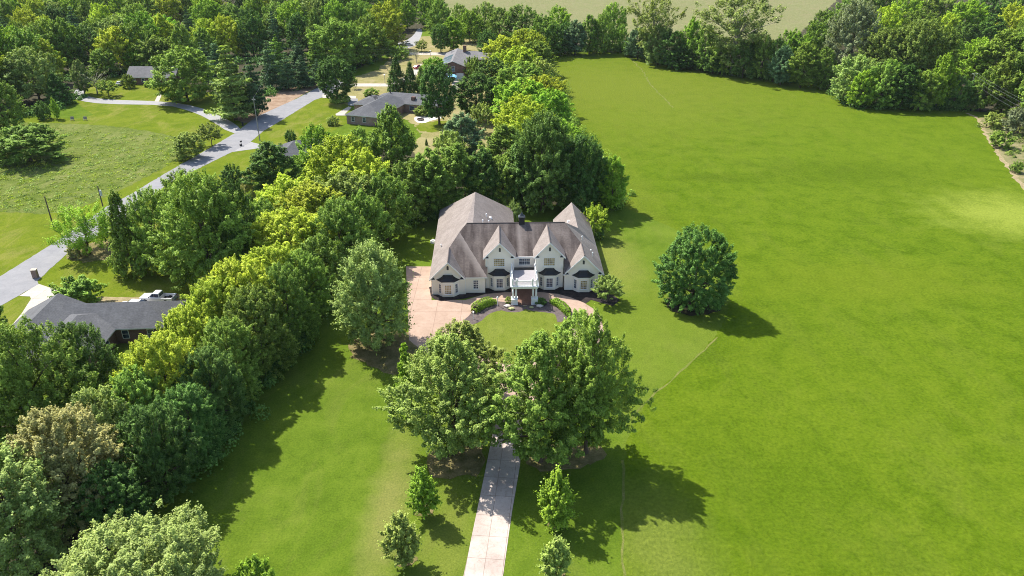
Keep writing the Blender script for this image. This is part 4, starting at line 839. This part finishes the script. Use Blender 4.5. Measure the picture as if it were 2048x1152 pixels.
# ------------------------------------------------------------------ single trees and shrubs:  kind, tone, x, base y, top y, width px, label
SINGLE=[
('mapleA','olive',907,908,672,244,'tall pale topped maple left of the driveway, nearest the young trees'),
('mapleA','olive',930,800,645,185,'pale topped maple between the courtyard and the driveway maples'),
('mapleA','mid',1080,922,668,244,'tall green maple close against the right edge of the driveway'),
('mapleA','mid',1172,905,630,196,'tallest dark maple right of the driveway, beside the long field shadow'),
('broad','mid',1150,760,628,120,'maple top rising just below the right curve of the drive'),
('pine','bright',818,835,688,62,'small bushy pine tucked against the left driveway maple'),
('lone','dark',1385,612,457,150,'solitary round dark tree standing alone right of the white house'),
('silver','grey',755,690,488,158,'feathery pale grey green oak beside the courtyard'),
('young','bright',848,1034,936,62,'young tree left of the driveway, nearest the maples'),
('young','olive',808,1132,1026,72,'young yellowish tree left of the driveway, at the bottom edge'),
('young','bright',1113,1056,942,72,'young light green tree right of the driveway, nearest the maples'),
('young','olive',1110,1160,1076,64,'young yellowish tree right of the driveway, at the bottom edge'),
('spread','olive',1215,604,553,66,'spreading yellow green tree at the right front corner of the house'),
('spread','yellow',1190,475,410,62,'spreading yellow green tree behind the right wing of the house'),
('shrub','dark',1199,479,452,20,'small dark shrub against the right wall of the house'),
('shrub','grey',1026,446,400,36,'pale shrub tree rising between the two rear wings of the house'),
('shrub','olive',1016,606,594,14,'small olive bush in the mulch just left of the portico'),
('shrub','dark',1082,608,597,26,'small dark bush in the shade just right of the portico'),
('giant','grey',272,1330,1118,440,'huge pale green tree filling the bottom left corner'),
('silver','grey',60,1140,915,225,'feathery pale tree at the left edge above the bottom corner tree'),
('big','orange',165,1045,828,210,'orange tinged tree in the left belt'),
('big','dark',240,1065,935,150,'low dark green tree between the orange tinged and bottom corner trees'),
('big','mid',105,905,645,200,'large dense green tree below the dark ranch roof, nearest the brick wall'),
('big','mid',15,890,665,170,'large dense green tree below the dark ranch roof, at the left edge'),
('big','dark',195,840,650,140,'dark green tree just below the brick ranch wall'),
('broad','grey',235,935,775,130,'pale green tree under the orange tinged tree top'),
('shrub','mid',160,612,557,98,'round glossy green tree beside the concrete drive'),
('broad','dark',2,690,583,56,'dark tree cut by the left edge beside the concrete drive'),
('willow','bright',180,507,408,118,'airy light green tree with forked trunk beside the road'),
('shrub','dark',225,485,433,42,'dark bush right of the forked roadside tree'),
('shrub','orange',160,512,484,44,'brownish undergrowth bush at the foot of the forked roadside tree'),
('broad','mid',62,322,252,138,'huge round bush alone in the meadow'),
('broad','mid',12,322,270,72,'lower rounded bush at the left side of the meadow bush'),
('broad','olive',380,316,264,70,'low olive tree at the meadow edge beside the road'),
('spread','olive',424,292,246,50,'thin olive tree near the lane mouth'),
('broad','mid',375,202,96,128,'large green tree right of the small far house'),
('pine','grey',472,240,92,96,'big drooping pine beside the lane mouth'),
('pine','blue',514,232,108,62,'second big pine right of the drooping one, nearest the junction pole'),
('shrub','mid',258,176,149,28,'round clipped bush at the left end of the small house'),
('shrub','bright',299,173,163,20,'low bright bush in front of the small house windows'),
('bare','dusk',195,188,138,66,'greyish half bare tree by the lane end'),
('spread','mid',218,193,160,46,'small green tree casting shade by the lane end'),
('tall','grey',170,188,120,38,'slim pale tree at the wood edge left of the greyish tree'),
('broad','mid',212,152,96,60,'mid green tree behind the lane end, left of the small house'),
('broad','bright',285,143,84,66,'bright tree directly behind the small far house'),
('broad','dark',325,145,88,56,'dark tree behind the right end of the small far house'),
('cedar','dark',122,208,146,52,'broad dark cone shaped cedar at the lawn corner'),
('young','bright',115,238,196,18,'tiny young tree on the far lawn'),
('shrub','dark',90,238,202,32,'dark bush beside the tiny young tree'),
('oval','dark',675,205,114,68,'oval tree standing in the ring hedge'),
('oval','dark',879,249,130,72,'tallest oval tree, with bare trunk right of the charcoal ranch'),
('oval','dark',955,238,148,86,'wide oval tree right of the tallest oval one'),
('oval','dark',985,190,117,68,'oval tree behind the wide one, below the solar roof house'),
('cedar','dark',795,188,111,38,'tallest pointed cedar behind the charcoal ranch'),
('cedar','dark',822,188,124,32,'middle pointed cedar behind the charcoal ranch'),
('cedar','mid',843,186,134,24,'slender pointed cedar behind the charcoal ranch'),
('spread','mid',708,178,154,20,'tiny tree by the pale drive near the ring hedge'),
('shrub','mid',744,192,176,32,'green bush behind the left roof of the charcoal ranch'),
('spread','olive',843,103,79,30,'small yellowish tree on the dry grass by the upper drive'),
('oval','dark',882,105,48,35,'slim dark tree on the dry grass near the chimney house'),
('tall','bright',906,102,34,56,'bright green maple behind the solar roof house'),
('shrub','mid',797,118,91,44,'rounded bush at the edge of the shaded lawn'),
('bare','dusk',833,125,97,26,'leafless small tree beside the upper drive'),
('broad','bright',868,158,114,56,'light green tree at the left side of the solar roof house'),
('shrub','mid',945,158,113,38,'dense green bush against the right wall of the solar roof house'),
('shrub','olive',845,230,212,36,'olive bush by the patio of the charcoal ranch'),
('shrub','olive',667,250,231,26,'yellowish bush at the left front corner of the charcoal ranch'),
('shrub','dark',582,282,259,24,'dark spiky bush on the lawn above the hidden roof'),
('cedar','dark',853,291,277,6,'left one of two tiny cone shrubs on the bare lot'),
('cedar','dark',868,292,277,6,'right one of two tiny cone shrubs on the bare lot'),
('tall','blue',925,318,226,92,'bluish dark magnolia on the bare lot'),
('spread','olive',962,268,205,56,'thin olive tree behind the bluish magnolia'),
('tall','dark',552,392,284,108,'dark dense tree left of the hidden roof'),
('shrub','bright',515,1190,1122,84,'low green bush on the long lawn at the bottom edge'),
('cedar','mid',268,548,384,72,'tall narrow evergreen at the left of the roadside trees'),
('big','mid',325,545,380,118,'green tree in front of the roadside group, beside the narrow evergreen'),
('big','mid',430,578,348,180,'largest green tree in the roadside group'),
('big','dark',488,565,362,100,'dark tree at the right of the roadside group'),
('big','mid',392,505,344,115,'tree at the back of the roadside group, nearest the asphalt'),
('shrub','dark',468,372,328,48,'small dark tree at the back of the roadside group'),
('shrub','orange',500,395,352,30,'golden brown bush behind the roadside group'),
('big','dark',1085,420,226,150,'very tall dark tree behind the house, right of its cupola'),
('big','dark',1155,418,272,120,'dark broad tree behind the right wing of the house'),
('tall','bright',1222,418,312,68,'lighter green tree at the end of the belt beside the field'),
('shrub','mid',2000,295,262,50,'green bush on the scrub at the bend of the dirt track'),
('shrub','dusk',2035,270,215,60,'brownish bush on the scrub at the right edge'),
('shrub','mid',2030,345,322,26,'small green bush by the dirt track at the right edge'),
('shrub','olive',1985,255,225,40,'olive bush beside the right field corner'),
]
for s in SINGLE: plant(*s)
BELT=[  # the long belt between the white house and its neighbours, nearest first
('big','dark',335,985,812,150),('big','mid',300,905,742,130),('big','dark',395,925,775,130),('big','yellow',355,860,672,170),('big','dark',440,860,700,130),('big','yellow',400,765,615,140),('big','mid',475,800,640,130),
('big','yellow',455,715,560,150),('big','mid',530,745,575,140),('big','yellow',505,690,520,175),('big','mid',585,690,530,120),('big','yellow',560,640,492,150),('big','mid',620,640,505,110),('broad','mid',650,600,470,110),
('big','yellow',590,560,425,180),('broad','mid',540,520,400,110),('big','yellow',640,500,370,170),('big','mid',690,555,400,130),('broad','mid',735,520,385,100),('broad','olive',700,480,345,150),('broad','yellow',590,470,352,130),
('broad','mid',775,480,345,110),('broad','yellow',690,400,270,140),('broad','bright',645,370,250,105),('tall','mid',790,372,212,98),('broad','mid',722,332,256,76),('broad','yellow',730,420,300,130),('broad','mid',830,440,320,110)]
belt('trees of the long belt left of the white house','from the near end of the long belt',BELT)
REAR=[('tall','mid',862,432,300,100),('tall','mid',915,420,288,110),('tall','dark',965,415,300,90),('broad','mid',1005,412,310,90),('tall','dark',1045,415,280,90),('tall','mid',1120,410,262,90),('broad','dark',1190,408,320,80),('tall','mid',1010,370,250,110),('broad','yellow',1060,330,205,120),('broad','olive',900,350,262,80)]
belt('trees in the dark row behind the house','from left in the dark row behind the house',REAR,key=lambda q:q[2])
EDGE=[('broad','bright',1110,330,235,110),('broad','yellow',1040,290,190,120),('broad','bright',1095,275,180,100),('broad','bright',1040,255,160,120),('broad','yellow',1085,232,150,90),('broad','mid',1040,205,125,110),('broad','olive',1078,190,118,80),('broad','yellow',1030,170,95,110),('broad','mid',1068,150,82,80),('broad','yellow',1010,145,72,90),('broad','mid',1140,355,270,80),('broad','yellow',1055,125,58,80)]
belt('trees along the left edge of the field','from the house along the left field edge',EDGE)
TOP=[('broad','mid',1085,112,30,80),('broad','mid',1045,95,10,80),('broad','bright',1115,90,12,70),('broad','dark',1130,108,45,56),('tall','blue',1150,110,40,50),('tall','mid',1178,108,30,50),('broad','mid',1205,106,25,56),('broad','bright',1225,90,5,60),('broad','mid',1240,105,50,40),
('open','olive',1300,125,-10,110),('broad','blue',1275,118,55,56),('broad','grey',1315,130,48,70),('broad','dark',1345,135,62,70),('tall','bright',1378,135,35,56),('broad','mid',1405,140,50,70),('open','grey',1462,150,-15,150),('broad','mid',1440,148,75,60),('broad','dark',1485,155,80,70),('broad','mid',1520,158,70,60),('tall','blue',1500,150,62,40),('broad','dark',1365,138,92,60),('broad','dark',1425,146,100,60),('broad','mid',1260,112,80,36),('broad','dark',1545,163,78,50)]
belt('hedgerow trees along the far end of the field','from left in the far hedgerow',TOP,key=lambda q:q[2])
RIGHT1=[('tall','blue',1560,170,92,60),('tall','mid',1600,175,85,66),('tall','mid',1640,178,95,56),('broad','grey',1700,205,110,90),('broad','bright',1720,215,140,62),('broad','mid',1760,215,120,80),('tall','dark',1800,218,130,70),('broad','mid',1835,220,140,70),('tall','bright',1870,218,105,60),('broad','dark',1905,220,150,50),('broad','mid',1960,222,140,60),('tall','mid',2000,225,105,80),('broad','mid',2040,230,90,90),('broad','dark',1940,218,160,50),('tall','mid',2075,250,100,90)]
belt('front row trees of the right wood','from left, front row of right wood',RIGHT1,key=lambda q:q[2])
RIGHT2=[('broad','bright',1575,145,60,80),('broad','mid',1620,140,45,70),('big','dusk',1690,165,0,110),('big','olive',1760,180,58,120),('big','olive',1815,185,40,130),('broad','mid',1860,185,55,80),('broad','mid',1890,150,70,60),('broad','bright',1940,165,75,70),('tall','mid',1985,170,60,90),('tall','mid',2035,175,55,90)]
belt('second row trees of the right wood','from left, second row of right wood',RIGHT2,key=lambda q:q[2])
RIGHT3=[('broad','mid',1640,100,20,70),('broad','yellow',1760,110,10,90),('broad','mid',1830,115,20,90),('broad','yellow',1880,100,28,60),('broad','bright',1920,90,0,80),('broad','dark',1915,125,45,80),('tall','dark',1970,110,30,70),('broad','yellow',2010,95,8,80),('broad','mid',2045,115,30,70),('broad','mid',1690,80,-5,80),('broad','bright',1800,70,-15,80),('broad','mid',1860,60,-20,80),('broad','dark',1960,70,-10,80),('broad','mid',2030,65,-20,90),('broad','mid',1740,60,-25,80)]
belt('back row trees of the right wood','from left, back row of right wood',RIGHT3,key=lambda q:q[2])
# the far wood, upper left: rows from its near edge backwards
ROWS=[('first',258,-40,50,54,15,.3),('second',205,-30,95,52,17,.3),('third',168,-30,160,48,18,.35),('fourth',140,-25,440,44,17,.35),('fifth',112,-20,760,44,17,.5),('sixth',86,-10,800,43,17,.5),('seventh',60,-15,850,44,17,.45),('eighth',36,-10,880,44,17,.4),('ninth',14,-20,880,46,17,.4)]
for nm,pb,x0,x1,step,H,yl in ROWS:
    x=x0; items=[]
    while x<x1:
        pbj=pb+rnd.uniform(-8,8); px=x+rnd.uniform(-9,9); x+=step
        if 240<px<340 and 146<pbj<172: continue
        if 425<px<640 and pb>150: continue
        q=rnd.random(); tone='yellow' if q<yl*.6 else 'bright' if q<yl+.12 else rnd.choice(['mid','mid','mid','dark','grey'])
        kind=rnd.choice(['broad','broad','tall']); 
        if pb>70 and rnd.random()<.10: kind,tone='pine','blue'
        b=G(px,pbj); items.append((kind,tone,b,H*rnd.uniform(.8,1.25),(H*.33 if kind=='tall' else H*.22 if kind=='pine' else H*.46)*rnd.uniform(.85,1.25)))
    for i,(kind,tone,b,h_,r_) in enumerate(items): plant_at(kind,tone,b,h_,r_,f"{TONES[tone][2]} {KW[kind]}, {ordn(i)} from left, {nm} row of the far wood",f'far wood trees, {nm} row')
PINES=[('pine','blue',545,178,82,52),('pine','blue',578,180,105,46),('pine','blue',607,176,112,44),('pine','blue',638,172,118,38),('pine','mid',560,150,70,46),('pine','blue',600,148,78,46),('pine','mid',635,150,70,50),('broad','mid',680,140,40,110),('broad','mid',740,118,30,90),('broad','yellow',770,100,8,90),('broad','mid',715,130,55,80),('pine','blue',440,170,88,50),('pine','blue',415,160,80,44)]
belt('trees behind the red pine straw bank','from left above the pine straw bank',PINES,key=lambda q:q[2])
EXTRA=[('broad','mid',880,80,0,56),('broad','bright',940,85,20,60),('broad','mid',970,75,5,60),('broad','mid',1000,90,15,60),('broad','bright',860,55,-10,50),('broad','mid',920,70,8,50),('broad','dark',975,112,60,44)]
belt('trees behind the solar roof house','from left behind the solar roof house',EXTRA,key=lambda q:q[2])

# ------------------------------------------------------------------ undergrowth and rough grass: uncountable cover
def cover(name, label_mat, pts_world, hts, per, ls, spread):
    n=len(pts_world)*per; i=np.repeat(np.arange(len(pts_world)),per); Pw=np.array(pts_world)
    d=unit(rng.normal(size=(n,3))); d[:,2]=np.abs(d[:,2]); h=np.array(hts)[i]
    P=Pw[i]+d*np.stack([spread*h,spread*h,h],1)*(.55+.45*rng.random((n,1))); Nn=unit(d+np.array([0,0,.4])+rng.normal(size=(n,3))*.4)
    ct=rng.random(len(pts_world))[i]; me=leaf_mesh(name,P,Nn,ls*(.6+.9*rng.random(n)),.5*ct+.5*rng.random(n),label_mat); return tag(link(bpy.data.objects.new(name,me)),kind='stuff')
def along(line, n, jit):
    out=[]
    C=[G(*p) for p in line]
    L=[(b-a).length for a,b in zip(C,C[1:])]
    for _ in range(n):
        s=rnd.random()*sum(L); k=0
        while s>L[k]: s-=L[k]; k+=1
        p=C[k].lerp(C[k+1],s/L[k]); out.append((p.x+rnd.gauss(0,jit),p.y+rnd.gauss(0,jit),0))
    return out
pts=along([(300,985),(425,872),(480,795),(556,712),(632,617),(684,553),(762,458),(850,428),(1000,410)],260,1.6); cover('undergrowth',LEAF['dark'],pts,[rnd.uniform(1.2,3.6) for _ in pts],150,.22,.7)
pts=along([(1010,408),(1245,410),(1205,350),(1150,270),(1125,215),(1100,155)],170,1.6); cover('undergrowth',LEAF['mid'],pts,[rnd.uniform(1.5,4) for _ in pts],120,.27,.7)
pts=along([(1095,106),(1180,102),(1255,102)],70,1.5)+along([(1290,112),(1330,128),(1400,136),(1540,156),(1660,174),(1720,211),(1930,219)],260,2.0); cover('undergrowth',LEAF['dark'],pts,[rnd.uniform(1.5,4.5) for _ in pts],90,.38,.8)
pts=along([(1960,228),(2000,270),(2048,330),(2120,400)],110,4.0); pts=[p for p in pts]; cover('scrub',LEAF['olive'],[(p[0]+5,p[1],0) for p in pts],[rnd.uniform(.4,1.8) for _ in pts],80,.26,.9)
pts=along([(0,245),(110,214),(150,190)],60,2)+along([(0,190),(150,160),(300,135),(450,125),(640,120)],160,5)+along([(0,120),(400,105),(760,90)],120,6)+along([(420,200),(520,195),(640,162),(690,148),(780,103)],90,2.5); cover('undergrowth',LEAF['dark'],pts,[rnd.uniform(1,3.5) for _ in pts],90,.38,.8)
# meadow weeds
mp=[]
for _ in range(1500):
    px,py=rnd.uniform(-30,380),rnd.uniform(250,425)
    if py<424-.0*px and (py< 430-(px-110)*.43 if px>110 else True) and py>245+px*.08: p=G(px,py); mp.append((p.x,p.y,0))
cover('meadow_weeds',LEAF['yellow'],mp[:700],[rnd.uniform(.15,.6) for _ in mp[:700]],22,.16,2.2); cover('meadow_weeds',LEAF['grey'],mp[700:],[rnd.uniform(.2,.8) for _ in mp[700:]],26,.16,1.8)

# thin summer air between the camera and the far woods
hm,hnt,hout=new_mat('haze_air'); pv=hnt.nodes.new('ShaderNodeVolumePrincipled'); pv.inputs['Color'].default_value=(.80,.88,.95,1); pv.inputs['Density'].default_value=.00004; hnt.links.new(pv.outputs[0],hout.inputs['Volume'])
hz=MB(); hz.box(-1900,-1500,-1.02,1900,1900,63); tag(hz.build('haze',hm),kind='stuff')
